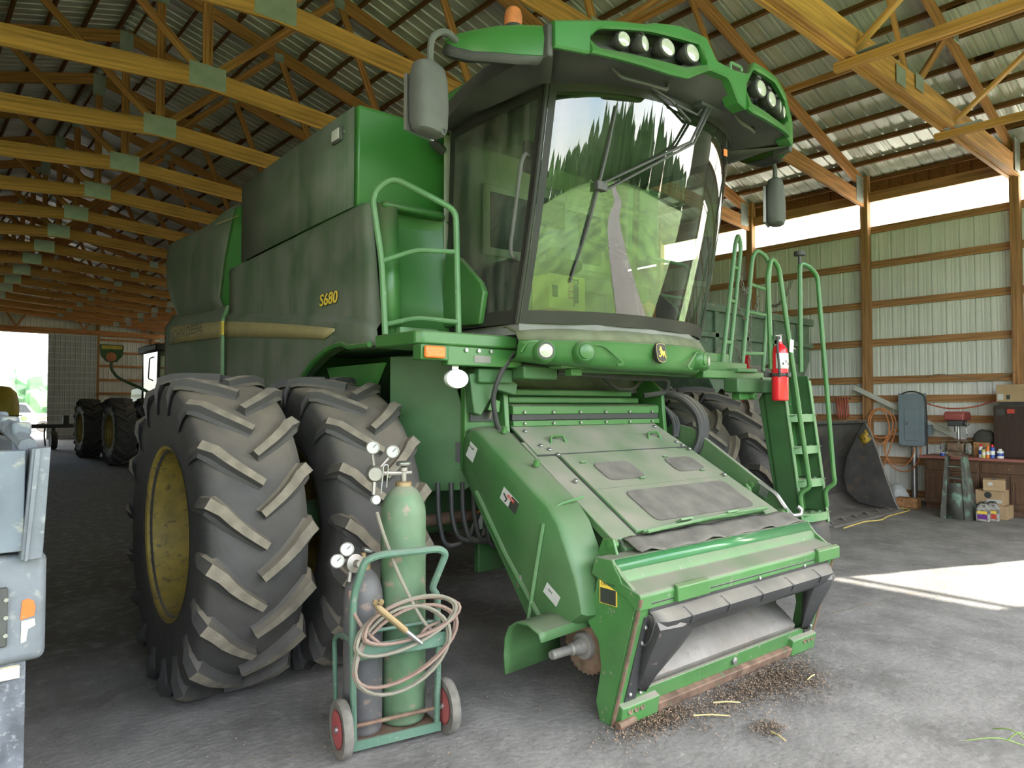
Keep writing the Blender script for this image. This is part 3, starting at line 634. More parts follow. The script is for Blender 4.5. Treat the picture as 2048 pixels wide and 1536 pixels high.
for s in (-1, 1):
    for k, (q, mm) in enumerate(((.86, 'lamp_lens'), (.63, 'green'))):
        p = bump_pt(s*q, 2.105); n = Vector((s*(.55 if k == 0 else .35), -1, 0)).normalized()
        h = MB().lathe([(.085, -.05), (.078, .0), (.066, .028), (.058, .034), (.050, .030)], p, n, 24).build('lamp_housing', 'green', bump); 
        if k == 0:
            MB().lathe([(.056, .0), (.056, .034), (.050, .036)], p, n, 24).build('bezel', 'black_plastic', bump); MB().lathe([(.047, .02), (.044, .036), (.025, .043), (.001, .045)], p, n, 24).build('lens', 'lamp_lens', bump)
        else: MB().lathe([(.052, .02), (.048, .042), (.028, .05), (.001, .052)], p, n, 24).build('blanking_cap', 'green', bump)
    # raised bone around the lamp recess
    pts = [bump_pt(s*q, z, .012) for q, z in ((.99, 2.10), (.96, 2.165), (.50, 2.15), (.34, 2.03), (.40, 2.02))]
    MB().tube(bent(pts, .04), .008, 6).build('recess_edge', 'green', bump)
# emblem
e0 = bump_pt(0, 2.115, .028); FM = frame(e0, (1, 0, 0), (0, .12, 1))
def emb(pts, z0, z1, m, name, parent): b = MB(); b.prism(pts, 'z', z0, z1, FM); return b.build(name, m, parent, bevel=.002)
shield = lambda k: [(x*k, y*k) for x, y in ((-.046, .058), (-.03, .066), (0, .069), (.03, .066), (.046, .058), (.051, .02), (.048, -.03), (.034, -.055), (0, -.064), (-.034, -.055), (-.048, -.03), (-.051, .02))]
em = emb(shield(1.09), -.03, .004, 'frit', 'emblem', C); emb(shield(1.05), .002, .0062, 'decal_yellow', 'emblem_border', em); emb(shield(.96), .004, .008, 'frit', 'emblem_field', em)
deer = [(-.036, -.012), (-.026, -.020), (-.012, -.010), (-.020, .002), (-.014, .016), (-.022, .022), (-.030, .018), (-.024, .028), (-.016, .034), (-.020, .048), (-.012, .040), (-.008, .052), (-.005, .040), (0, .048), (-.002, .032), (.004, .020), (.022, .012), (.034, .020), (.030, .008), (.032, -.010), (.042, -.030), (.036, -.034), (.024, -.016), (.014, -.010), (.018, -.024), (.010, -.026), (.002, -.008), (-.010, -.022), (-.024, -.030), (-.032, -.026)]
emb([(x*1.05, y) for x, y in deer], .007, .0105, 'yellow_decal', 'deer', em)
# --- cab shell
ZT, ZB = 3.82, 2.29
def ws_pt(s, t, off=0):
    """point on the windshield: s across -1..1, t 0 bottom .. 1 top"""
    bul = .035*math.sin(t*PI)
    x = (.97-.01*t)*s; y0 = (-1.50-.36*t)-bul; y1 = (-1.20-.30*t)-bul*.5
    return Vector((x, wy(s, y0, y1, 2.5)-off, ZB+(ZT-ZB)*t))
def ws_grid(s0, s1, t0, t1, off, ns=24, ntt=12): return [[ws_pt(s0+(s1-s0)*i/ns, t0+(t1-t0)*j/ntt, off) for j in range(ntt+1)] for i in range(ns+1)]
wsh = MB().loft(ws_grid(-1, 1, 0, 1, 0, 40, 14)).build('windshield', 'cab_glass', C, smooth=180, label='tall curved windshield reflecting field and sky')
b = MB(); b.loft(ws_grid(-1, 1, 0, .055, .003, 40, 2)); b.loft(ws_grid(-1, -.965, 0, 1, .003, 3, 12)); b.loft(ws_grid(-1, 1, .945, 1, .003, 40, 2)); b.loft(ws_grid(.99, 1, 0, 1, .003, 2, 12)); b.build('frit_border', 'frit', wsh)
# side windows
def side_pt(sg, u, t, off=0):
    """u 0 at the front post .. 1 at the rear"""
    f = ws_pt(sg, t); r = Vector((sg*1.01, -.40-.06*t, ZB+(ZT-ZB)*t)); p = f.lerp(r, u); bul = .05*math.sin(u*PI); return Vector((p.x+sg*(bul+off), p.y, p.z))
for sg in (-1, 1):
    sw = MB().loft([[side_pt(sg, .04+.96*i/10, j/10) for j in range(11)] for i in range(11)]).build('side_window', 'side_glass', C, smooth=180)
    b = MB(); b.loft([[side_pt(sg, .025*i, j/10, .004) for j in range(11)] for i in (0, 1, 2, 3)]); b.loft([[side_pt(sg, .93+.035*i, j/10, .004) for j in range(11)] for i in (0, 1, 2)]); b.loft([[side_pt(sg, i/10, j, .004) for j in (0, .03, .06)] for i in range(11)]); b.loft([[side_pt(sg, i/10, j, .004) for j in (.93, .97, 1)] for i in range(11)])
    b.build('window_frame', 'frit', sw)
    MB().tube([ws_pt(sg, j/10)+Vector((sg*.012, .015, 0)) for j in range(11)], .018, 8).build('cab_post', 'frit', C)
    # green shoulder panel at the foot of the side window
    b = MB(); q = [(.98, .02), (.96, .38), (.72, .33), (.42, .20), (.36, .15), (.38, .01)]
    b.add([side_pt(sg, u, t, .045) for u, t in q]+[side_pt(sg, u, t, .0) for u, t in q], [list(range(6)), list(range(11, 5, -1))]+[(i, (i+1) % 6, 6+(i+1) % 6, 6+i) for i in range(6)]); b.build('cab_corner_panel', 'green', C, bevel=.012)
    gb = [side_pt(sg, .10, .70, .01), side_pt(sg, .075, .70, .07), side_pt(sg, .075, .66, .09), side_pt(sg, .085, .32, .09), side_pt(sg, .085, .28, .07), side_pt(sg, .11, .28, .01)]
    MB().tube(bent(gb, .03), .013, 8).build('grab_bar', 'grey_plastic', C)
# cab back wall, floor and roof lining
cb = MB().loft([[(x, -.38-.03*(1-abs(x)), z) for z in (2.25, 2.8, 3.3, 3.78)] for x in (-1.02, -.8, -.4, 0, .4, .8, 1.02)]).build('cab_back_wall', 'cab_beige', C)
MB().box(-.62, .62, -.425, -.405, 2.98, 3.42).build('rear_window', 'cab_dark', cb, bevel=.03); MB().box(-.68, .68, -.42, -.395, 2.92, 3.48).build('window_surround', 'cab_beige', cb, bevel=.03)
MB().prism([(-1.0, -.38), (1.0, -.38), (.97, -1.2), (.5, -1.45), (0, -1.5), (-.5, -1.45), (-.97, -1.2)], 'z', 2.22, 2.29).build('cab_floor', 'cab_grey', C)
MB().prism([(-.98, -.42), (.98, -.42), (.95, -1.45), (.5, -1.72), (0, -1.8), (-.5, -1.72), (-.95, -1.45)], 'z', 3.74, 3.79).build('headliner', 'cab_beige', C)
# operator seat, console, steering column, screens
st_ = MB().box(-.28, .28, -.95, -.50, 2.62, 2.76).build('operator_seat', 'cab_grey', C, bevel=.05, segs=3)
MB().prism([(-.60, 2.72), (-.45, 2.74), (-.40, 3.35), (-.50, 3.40)], 'x', -.27, .27).build('seat_back', 'cab_grey', st_, bevel=.05, segs=3); MB().box(-.16, .16, -.50, -.42, 3.34, 3.55).build('headrest', 'cab_grey', st_, bevel=.04); MB().box(-.22, .22, -.9, -.55, 2.29, 2.62).build('pedestal', 'cab_dark', st_, bevel=.03)
cn = MB().prism([(-1.15, 2.80), (-.55, 2.72), (-.5, 2.29), (-.8, 2.29), (-.9, 2.65), (-1.15, 2.72)], 'x', -.58, -.32).build('armrest_console', 'cab_dark', C, bevel=.03)
for i in range(3): MB().box(-.55, -.40, -1.10+i*.12, -1.02+i*.12, 2.80-.015*i, 2.88-.015*i).build('key_pad', 'cab_grey', cn, bevel=.01)
mon = MB().box(-.72, -.48, -1.13, -1.09, 3.0, 3.2).build('monitor', 'cab_dark', C, bevel=.015); MB().tube([(-.6, -1.09, 3.05), (-.62, -.9, 2.85), (-.55, -.8, 2.78)], .015, 6).build('arm', 'cab_dark', mon)
MB().box(-.88, -.66, -1.16, -1.12, 3.33, 3.55).build('monitor', 'cab_dark', C, bevel=.015)
sc_ = MB().tube([(0, -1.30, 2.29), (0, -1.24, 2.62), (0, -1.12, 2.92)], [.10, .085, .05], 12).build('steering_column', 'cab_dark', C)
MB().tube([Vector((0, -1.10, 2.95))+Vector((.19*math.cos(a), .19*math.sin(a)*.85, .19*math.sin(a)*.55)) for a in (2*PI*i/28 for i in range(28))], .016, 8, closed=True).build('steering_wheel', 'cab_dark', sc_)
for a in (.5, 2.6, 4.7): MB().tube([(0, -1.10, 2.95), Vector((0, -1.10, 2.95))+Vector((.19*math.cos(a), .19*math.sin(a)*.85, .19*math.sin(a)*.55))], .014, 6).build('spoke', 'cab_dark', sc_)
MB().box(-.95, -.72, -1.05, -.5, 2.29, 2.75).build('side_console', 'cab_dark', C, bevel=.03)
# --- roof: dark under-shell and the green visor with its lamp pods
def va(s, off=0): return Vector((1.27*s, -1.87-.25*(1-s*s)+off, 0))
def interp(tab, s):
    for (a, x), (c, y) in zip(tab, tab[1:]):
        if s <= c: return x+(y-x)*max(0, (s-a))/(c-a)
    return tab[-1][1]
VTOP = [(-1, 3.925), (-.72, 3.995), (-.53, 4.03), (-.50, 4.05), (-.33, 4.09), (-.15, 4.085), (-.07, 3.965), (.10, 3.965), (.24, 4.0), (.30, 4.11), (.62, 4.15), (.80, 4.12), (.9, 4.05), (1, 4.0)]
VBOT = [(-1, 3.77), (-.72, 3.765), (-.42, 3.752), (-.30, 3.762), (-.12, 3.885), (.04, 3.89), (.12, 3.76), (.24, 3.73), (.55, 3.76), (.8, 3.80), (1, 3.80)]
OT = [(-.84, 3.86), (-.79, 3.93), (-.52, 3.99), (-.19, 4.02), (-.15, 3.93)]; OB = [(-.84, 3.86), (-.79, 3.815), (-.58, 3.825), (-.29, 3.842), (-.15, 3.91)]
OTR = [(.20, 3.90), (.29, 4.055), (.60, 4.10), (.80, 4.06), (.86, 3.96)]; OBR = [(.20, 3.88), (.26, 3.81), (.58, 3.83), (.78, 3.86), (.86, 3.93)]
def vrow(pts): return [Vector((q.x, q.y, z)) for q, z in pts]
roof = MB().prism([(-1.20, -1.70), (-.9, -1.80), (-.45, -1.92), (0, -1.96), (.45, -1.92), (.9, -1.80), (1.20, -1.70), (1.18, -.42), (.9, -.30), (-.9, -.30), (-1.20, -.42)], 'z', 3.86, 3.95).build('cab_roof', 'green', C, bevel=.03)
# under-shell: from the glass edge out to the visor
cols = []
for i in range(41):
    s = -1+2*i/40; a = ws_pt(s, .985, -.02); v = va(s, .03); cols.append([a+Vector((0, .05, .02)), a, a.lerp(Vector((v.x, v.y, 3.84)), .45)+Vector((0, 0, -.005)), Vector((v.x*.99, v.y, interp(VBOT, s)+.03)), Vector((v.x*.985, v.y+.04, interp(VBOT, s)+.10))])
MB().loft(cols).build('roof_undershell', 'black_plastic', C, solid=.01, label='dusty black underside of the cab roof')
for sg in (-1, 1):
    cols = []
    for i in range(13):
        u = i/12; a = side_pt(sg, u, .985, .0); o = Vector((sg*(1.24-.10*u**3), -1.84+1.34*u, 3.80+.03*math.sin(u*PI)-.10*max(0, u-.6)))
        dip = .06*math.sin(min(1, u*1.3)*PI)
        cols.append([a+Vector((-sg*.05, 0, .04)), a, a.lerp(o, .35)+Vector((0, 0, -dip)), a.lerp(o, .8)+Vector((0, 0, -dip*.6)), o, o+Vector((sg*.01, 0, .08)), o+Vector((-sg*.06, 0, .15))])
    MB().loft(cols).build('roof_eave', 'black_plastic', C, solid=.01)
# rear drip edge
MB().tube(bent([(-1.14, -.72, 3.86), (-1.18, -.52, 3.80), (-1.15, -.40, 3.70), (-1.02, -.36, 3.66)], .08), .035, 8).build('drip_edge', 'black_plastic', C)
vz = MB()
S_ = [-1+2*i/80 for i in range(81)]
def band(f0, f1, s0, s1, d0=0, d1=0, back=.10):
    ss = [s for s in S_ if s0+1e-6 < s < s1-1e-6]; ss = [s0]+ss+[s1]; c = []
    for s in ss:
        z0, z1 = f0(s), f1(s)
        if z1-z0 < .004: z1 = z0+.004
        a, bq = va(s, -d0), va(s, -d1)
        c.append([Vector((a.x, a.y+back, z0+.005)), Vector((a.x, a.y, z0)), Vector((a.x, a.y-.012, z0+.012)), Vector((bq.x, bq.y-.010, z1-.012)), Vector((bq.x, bq.y, z1)), Vector((bq.x, bq.y+back, z1-.002))])
    vz.loft(c, closed=True, capends=True)
top = lambda s: interp(VTOP, s); bot = lambda s: interp(VBOT, s)
band(bot, top, -1, -.84, back=.03)                                   # closed left cheek
band(lambda s: interp(OT, s), top, -.84, -.15, back=.035); band(bot, lambda s: interp(OB, s), -.84, -.15, .02, 0, .03)
band(bot, top, -.15, .20)                                  # bridge in the middle
band(lambda s: interp(OTR, s), top, .20, .86, back=.035); band(bot, lambda s: interp(OBR, s), .20, .86, .02, 0, .03)
band(bot, top, .86, 1)
visor = vz.build('roof_visor', 'green_clean', C, smooth=30, label='green roof visor with two rows of work lights')
for a, c in ((-.84, -.14), (.19, .87)):
    b = MB(); ss = [a+(c-a)*i/16 for i in range(17)]; b.loft([[va(s, .02)+Vector((0, 0, interp(VBOT, s)+.03)), va(s, .13)+Vector((0, 0, interp(VBOT, s)+.05)), va(s, .13)+Vector((0, 0, interp(VTOP, s)-.03)), va(s, .02)+Vector((0, 0, interp(VTOP, s)-.03))] for s in ss]); b.build('lamp_recess', 'black_plastic', visor)
def pod_lamp(s, z, r, rx, lens='lamp_lens', turn=0):
    p = va(s, .035); p.z = z; n = Vector((.25*s+turn, -1, -.10)).normalized(); M = frame(p, n.orthogonal() if False else Vector((0, 0, 1)).cross(n), (0, 0, 1))
    # frame(): x right, y up, z = towards the viewer along n
    def ring(prof, name, m, parent):
        c = [[M @ Vector((rx*rr*math.cos(q), rr*math.sin(q), h)) for q in (2*PI*k/24 for k in range(24))] for rr, h in prof]; return MB().loft(c, closed=True, capends=True).build(name, m, parent)
    L0 = ring([(r*.55, -.07), (r*.95, -.03), (r*1.08, .0), (r*1.08, .022), (r*.97, .03)], 'work_light', 'black_plastic', visor)
    ring([(r*.93, .02), (r*.92, .031), (r*.5, .038), (.001, .04)], 'lens', lens, L0)
    MB().box(-.018, .018, r*1.0, r*1.55, -.03, .0, M).box(-.028, .028, r*1.35, r*1.75, -.02, .012, M).build('bracket', 'black_plastic', L0)
for s, z, r, rx, tn in ((-.655, 3.905, .046, 1.0, .0), (-.545, 3.915, .046, 1.0, .35), (-.405, 3.935, .052, 1.3, .1), (-.24, 3.955, .054, 1.3, .1), (.405, 3.975, .056, 1.3, 0), (.56, 3.965, .054, 1.25, 0), (.70, 3.975, .050, 1.0, .35), (.79, 3.975, .046, 1.0, .2)): pod_lamp(s, z, r, rx, turn=tn)
b = MB().tube(bent([(.10, -2.10, 3.97), (.10, -2.10, 4.02), (.24, -2.09, 4.03), (.24, -2.09, 4.0)], .015), .010, 6).build('latch', 'green_pale', visor)
# wings beyond the visor that carry mirrors and beacon
for sg in (-1, 1):
    dz = .02*(1 if sg > 0 else -1)
    c = []
    for u, zt, zb, dy in ((0, 3.935, 3.755, 0), (.25, 3.945, 3.765, -.02), (.5, 3.95, 3.79, -.02), (.75, 3.945, 3.82, 0), (.93, 3.935, 3.86, .015), (1, 3.92, 3.89, .03)):
        x, y = sg*(1.30+.36*u), -1.82+.42*u+dy
        c.append([Vector((x-sg*.10*u, y+.16, zb+.02)), Vector((x, y+.05, zb-.03)), Vector((x, y, zb)), Vector((x, y-.012, (zt+zb)/2)), Vector((x, y, zt-.02)), Vector((x, y+.02, zt)), Vector((x-sg*.08*u, y+.18, zt+.005))])
    for r in c:
        for p in r: p.z += dz
    wing = MB().loft(c, closed=True, capends=True).build('mirror_wing', 'green_clean', C, smooth=30)
    MB().loft([[Vector((q.x, q.y, q.z-.004)) for q in (r[0], r[1], r[2])] for r in c]).build('wing_underside', 'black_plastic', wing, solid=.006)
    MB().box(sg*1.285-.02, sg*1.285+.02, -1.86, -1.70, 3.74+dz, 3.93+dz).build('hinge_block', 'black_plastic', wing, bevel=.012)
    mx, my = sg*1.81, -1.40
    ma = MB().tube(smoothpath([(sg*1.62, -1.42, 3.89+dz), (sg*1.72, -1.44, 3.885), (sg*1.80, -1.43, 3.82), (sg*1.80, -1.41, 3.68)] if sg < 0 else [(1.62, -1.46, 3.90), (1.70, -1.45, 3.88), (1.77, -1.43, 3.84), (1.79, -1.42, 3.70)], 5), .020, 8).build('mirror_arm', 'grey_plastic', C)
    zt = 3.69 if sg < 0 else 3.76
    rot = Matrix.Rotation(math.radians(14 if sg < 0 else 22), 4, 'Z'); c = []
    for z, wd, dd in ((0, .06, .045), (-.025, .10, .07), (-.09, .118, .082), (-.24, .122, .088), (-.36, .114, .088), (-.40, .10, .075), (-.412, .08, .055)):
        ring = []
        for k in range(20):
            q = 2*PI*k/20; cx_, cy_ = math.cos(q), math.sin(q); ring.append(Matrix.Translation((mx, my, zt)) @ rot @ Vector((wd*math.copysign(abs(cx_)**.6, cx_), dd*math.copysign(abs(cy_)**.6, cy_)+(.0 if cy_ < 0 else -.02), z)))
        c.append(ring)
    mr_ = MB().loft(c, closed=True, capends=True).build('mirror', 'grey_plastic', C, smooth=40, label='large dusty grey rear-view mirror housing'); MB().box(-.11, .11, .055, .078, -.40, -.08, Matrix.Translation((mx, my, zt)) @ rot).build('mirror_glass', 'steel', mr_)
    if sg < 0: MB().lathe([(.020, 0), (.020, .006), (.012, .006), (.012, -.01), (.001, -.01)], Matrix.Translation((mx, my, zt)) @ rot @ Vector((.05, -.075, -.392)), (0, -1, -.25), 14).build('drain_hole', 'cab_dark', mr_)
bc = MB().lathe([(.06, 0), (.065, .02), (.062, .055), (.058, .06)], (-1.20, -1.42, 4.04), (0, 0, 1), 20).build('beacon', 'black_plastic', C, label='amber warning beacon on the cab roof'); MB().lathe([(.057, .055), (.057, .12), (.048, .16), (.03, .178), (.001, .184)], (-1.20, -1.42, 4.04), (0, 0, 1), 20).build('dome', 'amber_dim', bc)
# grab handles under the visor, tag on a string
for s0, s1 in ((-.62, -.28), (.30, .55)):
    pts = [va(s0, .16)+Vector((0, 0, 3.80)), va(s0+.03, .13)+Vector((0, 0, 3.74)), va((s0+s1)/2, .12)+Vector((0, 0, 3.735)), va(s1-.03, .13)+Vector((0, 0, 3.74)), va(s1, .16)+Vector((0, 0, 3.80))]
    MB().tube(bent(pts, .03), .013, 8).build('roof_handle', 'black_plastic', C)
MB().box(.02, .28, -1.93, -1.80, 3.775, 3.80).build('wiper_recess', 'cab_dark', C)
tg = MB().tube([ws_pt(.55, .97, .02), ws_pt(.55, .88, .02)], .003, 5).build('cord', 'hose_black', C); p = ws_pt(.55, .86, .022); MB().box(p.x-.02, p.x+.02, p.y-.003, p.y+.003, p.z-.025, p.z+.025).build('paper_tag', 'amber', tg)
# wipers: parallelogram arm from the roof recess, blade hanging on the left of the glass
wa = [ws_pt(-.74, .20, .03), ws_pt(-.70, .55, .03), ws_pt(-.655, .90, .03)]
pv = ws_pt(-.69, .565, .045)
wp_ = MB().tube(smoothpath([ws_pt(-.765, .17, .025), ws_pt(-.72, .38, .028), ws_pt(-.69, .565, .03), ws_pt(-.66, .74, .028), ws_pt(-.635, .90, .025)], 4), [.008]*4+[.012]*9+[.008]*4, 6).build('wiper', 'black_plastic', C)
for d in (0, .035): MB().tube([pv+Vector((d, -.01, .01-d)), ws_pt(-.05+d, .80, .08), ws_pt(.12+d, .985, .06)], [.008, .010, .012], 6).build('wiper_arm', 'black_plastic', wp_)
MB().box(-.04, .05, -.02, .02, -.03, .03, Matrix.Translation(pv)).build('pivot', 'black_plastic', wp_, bevel=.006)
w2 = MB().tube([ws_pt(-.42, .985, .03), ws_pt(-.25, .955, .035), ws_pt(-.02, .90, .03)], .009, 6).build('wiper', 'black_plastic', C); MB().tube([ws_pt(-.2, .94, .045), ws_pt(.02, .93, .05), ws_pt(.06, .96, .05)], .008, 6).build('wiper_arm', 'black_plastic', w2)
# --- feeder house
FT, FB = (-.85, 1.59), (-1.95, .955)
fd = Vector((0, FB[0]-FT[0], FB[1]-FT[1])).normalized(); fn = Vector((0, fd.z, -fd.y)); fn = fn if fn.z > 0 else -fn
def fp(x, t, h=0):
    """point on the feeder's top: t 0 at the throat .. 1 at the front, h above it"""
    return Vector((x, FT[0]+(FB[0]-FT[0])*t, FT[1]+(FB[1]-FT[1])*t))+fn*h
def fx(t): return .78+.10*t
def fslab(x0a, x0b, t0, t1, h0, h1, name, m, parent=C, x1a=None, x1b=None, **k):
    """plate on the feeder top; left edge x0a->x0b, right edge x1a->x1b"""
    v = [fp(x0a, t0, h0), fp(x1a, t0, h0), fp(x1b, t1, h0), fp(x0b, t1, h0)]; v2 = [fp(x0a, t0, h1), fp(x1a, t0, h1), fp(x1b, t1, h1), fp(x0b, t1, h1)]
    return MB().add(v+v2, [(0, 1, 2, 3), (7, 6, 5, 4), (0, 4, 5, 1), (1, 5, 6, 2), (2, 6, 7, 3), (3, 7, 4, 0)]).build(name, m, parent, **k)
feeder = MB().prism([(-.78, 1.50), (-.86, 1.56), (-1.97, .915), (-1.96, .80), (-1.80, .76), (-1.78, .16), (-1.70, .12), (-.72, .95)], 'x', -.80, .82).build('feeder_house', 'green_feeder', C, bevel=.01, label='sloping green feeder house below the cab')
fslab(-.77, -.80, 0, .30, .0, .02, 'upper_cover', 'green_feeder', feeder, .79, .82, bevel=.006)
fslab(-.62, -.66, .31, .97, .0, .028, 'lower_cover', 'green_feeder', feeder, .66, .72, bevel=.008)
fslab(-.82, -.88, .16, .99, -.04, .012, 'side_rail', 'green_feeder', feeder, -.625, -.67, bevel=.006); fslab(.67, .73, .16, .99, -.04, .012, 'side_rail', 'green_feeder', feeder, .83, .90, bevel=.006)
fslab(-.80, -.80, .298, .306, .012, .0215, 'cover_seam', 'cab_dark', feeder, .82, .82)
fslab(-.628, -.668, .31, .98, .005, .0125, 'cover_seam', 'cab_dark', feeder, -.620, -.660); fslab(.660, .720, .31, .98, .005, .0125, 'cover_seam', 'cab_dark', feeder, .668, .728)
fslab(-.60, -.64, .635, .638, .024, .0285, 'cover_seam', 'green_frame', feeder, .64, .68)
def patch(x0, x1, t0, t1, sk, name):
    n = 5; out = []
    for cx_, ct, a0 in ((x1, t0, -.5), (x1, t1, 0), (x0, t1, .5), (x0, t0, 1)):
        rx_, rt_ = min(.06, (x1-x0)*.2), .035
        qx, qt = cx_-math.copysign(rx_, cx_-(x0+x1)/2), ct-math.copysign(rt_, ct-(t0+t1)/2)
        for i in range(n): a = (a0+.5*i/(n-1))*PI; out.append((qx+rx_*math.cos(a), qt+rt_*math.sin(a)))
    v = [fp(x+sk*(t-t0), t, .030) for x, t in out]+[fp(x+sk*(t-t0), t, .036) for x, t in out]; m = len(out)
    return MB().add(v, [list(range(m)), list(range(2*m-1, m-1, -1))]+[(i, (i+1) % m, m+(i+1) % m, m+i) for i in range(m)]).build(name, 'rubber_mat', feeder)
patch(-.43, -.06, .42, .58, 0, 'rubber_patch'); patch(.33, .66, .42, .56, 0, 'rubber_patch'); patch(-.42, .68, .68, .93, .0, 'rubber_patch')
for x in (-.50, .55): MB().tube(bent([fp(x-.075, .20, .01), fp(x-.06, .16, .055), fp(x+.06, .16, .055), fp(x+.075, .20, .01)], .025), .010, 8).build('pull_handle', 'green', feeder)
for x, t in ((-.70, .07), (-.70, .22), (-.66, .26), (-.63, .31), (.72, .06), (.74, .25), (.76, .29), (.79, .33), (-.72, .55), (.8, .62)): bolt(fp(x, t, .018), fn, feeder, 1.4)
for x, t in ((-.50, .41), (-.12, .59), (.38, .41), (.60, .57)): MB().box(-.025, .025, -.012, .012, 0, .012, Matrix.Translation(fp(x, t, .03)) @ Matrix.Rotation(-.52, 4, 'X')).build('patch_clip', 'green_feeder', feeder)
for k, dz in enumerate((.0, .02)): MB().tube([fp(-.62, .985+.02*k, .03+dz), fp(-.2, .975+.03*k, .05+dz), fp(.3, .985, .045+dz), fp(.72, .975+.01*k, .04+dz)], .010, 6).build('retainer_bar', 'green_pale', feeder)
for x in (-.25, .25): MB().box(-.06, .06, -.035, .035, 0, .012, Matrix.Translation(fp(x, .985, .06)) @ Matrix.Rotation(-.52, 4, 'X')).build('clip', 'green_pale', feeder)
# rubber flap ahead of the cover
cols = []
for i in range(22):
    x = -.80+1.78*i/21; wv = .010*math.sin(i*1.7)+.008*math.sin(i*.9+1); cols.append([(x, -1.93, .965+wv*.3), (x, -1.98, .955+wv*.6), (x, -2.05, .915+wv), (x, -2.09, .905+wv*1.2)])
MB().loft(cols).build('rubber_flap', 'rubber_mat', feeder, solid=.008)
# --- front frame of the feeder
def ff(x, z, off=0): return Vector((x, -2.06-.21*z/.73-off, z))
FR = C
ridge = MB().prism([(-1.93, .80), (-1.96, .90), (-2.09, .905), (-2.125, .845), (-2.145, .825), (-2.16, .79), (-2.285, .755), (-2.295, .74), (-2.285, .665), (-2.25, .66), (-2.20, .71)], 'x', -1.05, 1.05).build('front_ridge', 'green_worn', FR, bevel=.006, label='stepped top beam of the feeder front frame')
MB().loft([[(x, -2.093, .902), (x, -2.127, .846)] for x in (-1.03, 0, 1.03)]).build('polished_bevel', 'green_gloss', ridge, solid=.003)
for x in (-.60, .93): MB().prism([(-2.29, .77), (-2.32, .755), (-2.32, .675), (-2.28, .675)], 'x', x-.17, x+.12).build('header_hook', 'green', ridge, bevel=.006)
for s in (-1, 1):
    pl = MB().prism([(-2.27, .745), (-2.15, .83), (-2.09, .90), (-1.99, .90), (-1.96, .72), (-1.90, .60), (-1.90, .52), (-1.98, .44), (-2.0, .30), (-1.96, .10), (-1.99, .0), (-2.06, 0.0)], 'x', s*1.045, s*1.02).build('side_plate', 'green_worn', FR, bevel=.003)
    MB().add([ff(s*1.045, .73), ff(s*.94, .73), ff(s*.94, .02), ff(s*1.045, 0), ff(s*1.045, .73, .02), ff(s*.94, .73, .02), ff(s*.94, .02, .02), ff(s*1.045, 0, .02)], [(0, 1, 2, 3), (7, 6, 5, 4), (0, 4, 5, 1), (1, 5, 6, 2), (2, 6, 7, 3), (3, 7, 4, 0)]).build('face_flange', 'green_worn', FR, bevel=.004)
    MB().tube([ff(s*1.04, .73, .02), ff(s*1.04, .01, .02)], .012, 6).build('rusty_edge', 'steel_rusty', pl)
MB().prism([(-2.10, .17), (-2.125, .165), (-2.095, .05), (-2.06, .05)], 'x', -1.0, 1.0).build('bottom_bar', 'green_worn', FR, bevel=.005)
MB().prism([(-2.10, .075), (-2.14, .06), (-2.12, .0), (-2.03, .0)], 'x', -.72, .74).build('wear_strip', 'steel_rusty', FR, bevel=.006)
for s in (-1, 1):
    b = MB().prism([(-2.09, .14), (-2.15, .11), (-2.13, .0), (-2.04, .0)], 'x', s*1.03, s*.72).build('foot_block', 'green_worn', FR, bevel=.006)
    for i in range(3): MB().lathe([(.018, 0), (.018, .004), (.010, .004), (.010, .001), (.001, .001)], (s*(.97-i*.05), -2.145, .085), (0, -1, .18), 12).build('bolt_hole', 'steel_rusty', b)
MB().tube([(-1.06, -2.14, .025), (-.93, -2.14, .03)], .022, 10).build('pin', 'steel_rusty', FR); MB().lathe([(.026, 0), (.026, .014), (.001, .018)], (.05, -2.115, .12), (0, -1, .1), 6).build('bolt', 'zinc', FR)
# steel lip plate sloping into the mouth
MB().loft([[(x, -1.72, .50), (x, -2.02, .29), (x, -2.08, .245), (x, -2.115, .205), (x, -2.105, .165)] for x in (-.88, -.4, 0, .4, .80)]).build('lip_plate', 'steel_dusty', FR, solid=-.008, label='dusty bare steel lip of the feeder mouth')
for x in (-.38, -.05, .36, .62): bolt((x, -1.93, .36), (0, -.55, .83), FR, .8)
MB().box(-.92, .92, -1.90, -1.88, .25, .74).build('mouth_back', 'cab_dark', FR)
# conveyor slat and chain showing in the mouth
sl_ = MB().prism([(-2.10, .52), (-2.16, .50), (-2.165, .475), (-2.12, .455), (-2.08, .47)], 'x', .02, .82).build('conveyor_slat', 'steel', FR, bevel=.004)
for i in range(16): MB().box(.06+i*.046, .085+i*.046, -2.170, -2.150, .445, .470).build('slat_tooth', 'steel', sl_)
# black rubber/plastic shield around the mouth
def bar(s):
    x = s; return x
cols = []
for i in range(31):
    x = -.955+1.91*i/30; e = abs(x)/.955; dr = .05*max(0, e-.9)/.1; bl = .055*(1-max(0, (e-.88)/.12)**2)
    cols.append([ff(x, .655, .012), ff(x, .645, .03), ff(x, .635, .05+bl*.5), ff(x, .60, .075+bl), ff(x, .545-dr, .070+bl), ff(x, .505-dr, .055+bl*.6), ff(x, .495-dr, .02), ff(x, .47-dr, .0)])
sh = MB().loft(cols).build('mouth_shield', 'black_shield', FR, solid=-.012, label='black moulded shield across the feeder mouth', smooth=45)
for x in (-.70, -.35, 0, .35, .70): MB().tube([ff(x-.01, .64, .065), ff(x, .60, .133), ff(x, .56, .128)], .008, 6).build('shield_rib', 'black_shield', sh)
MB().tube([ff(-.70, .50, .075), ff(0, .515, .085), ff(.15, .53, .09), ff(.8, .515, .08)], .012, 6).build('shield_bead', 'black_shield', sh)
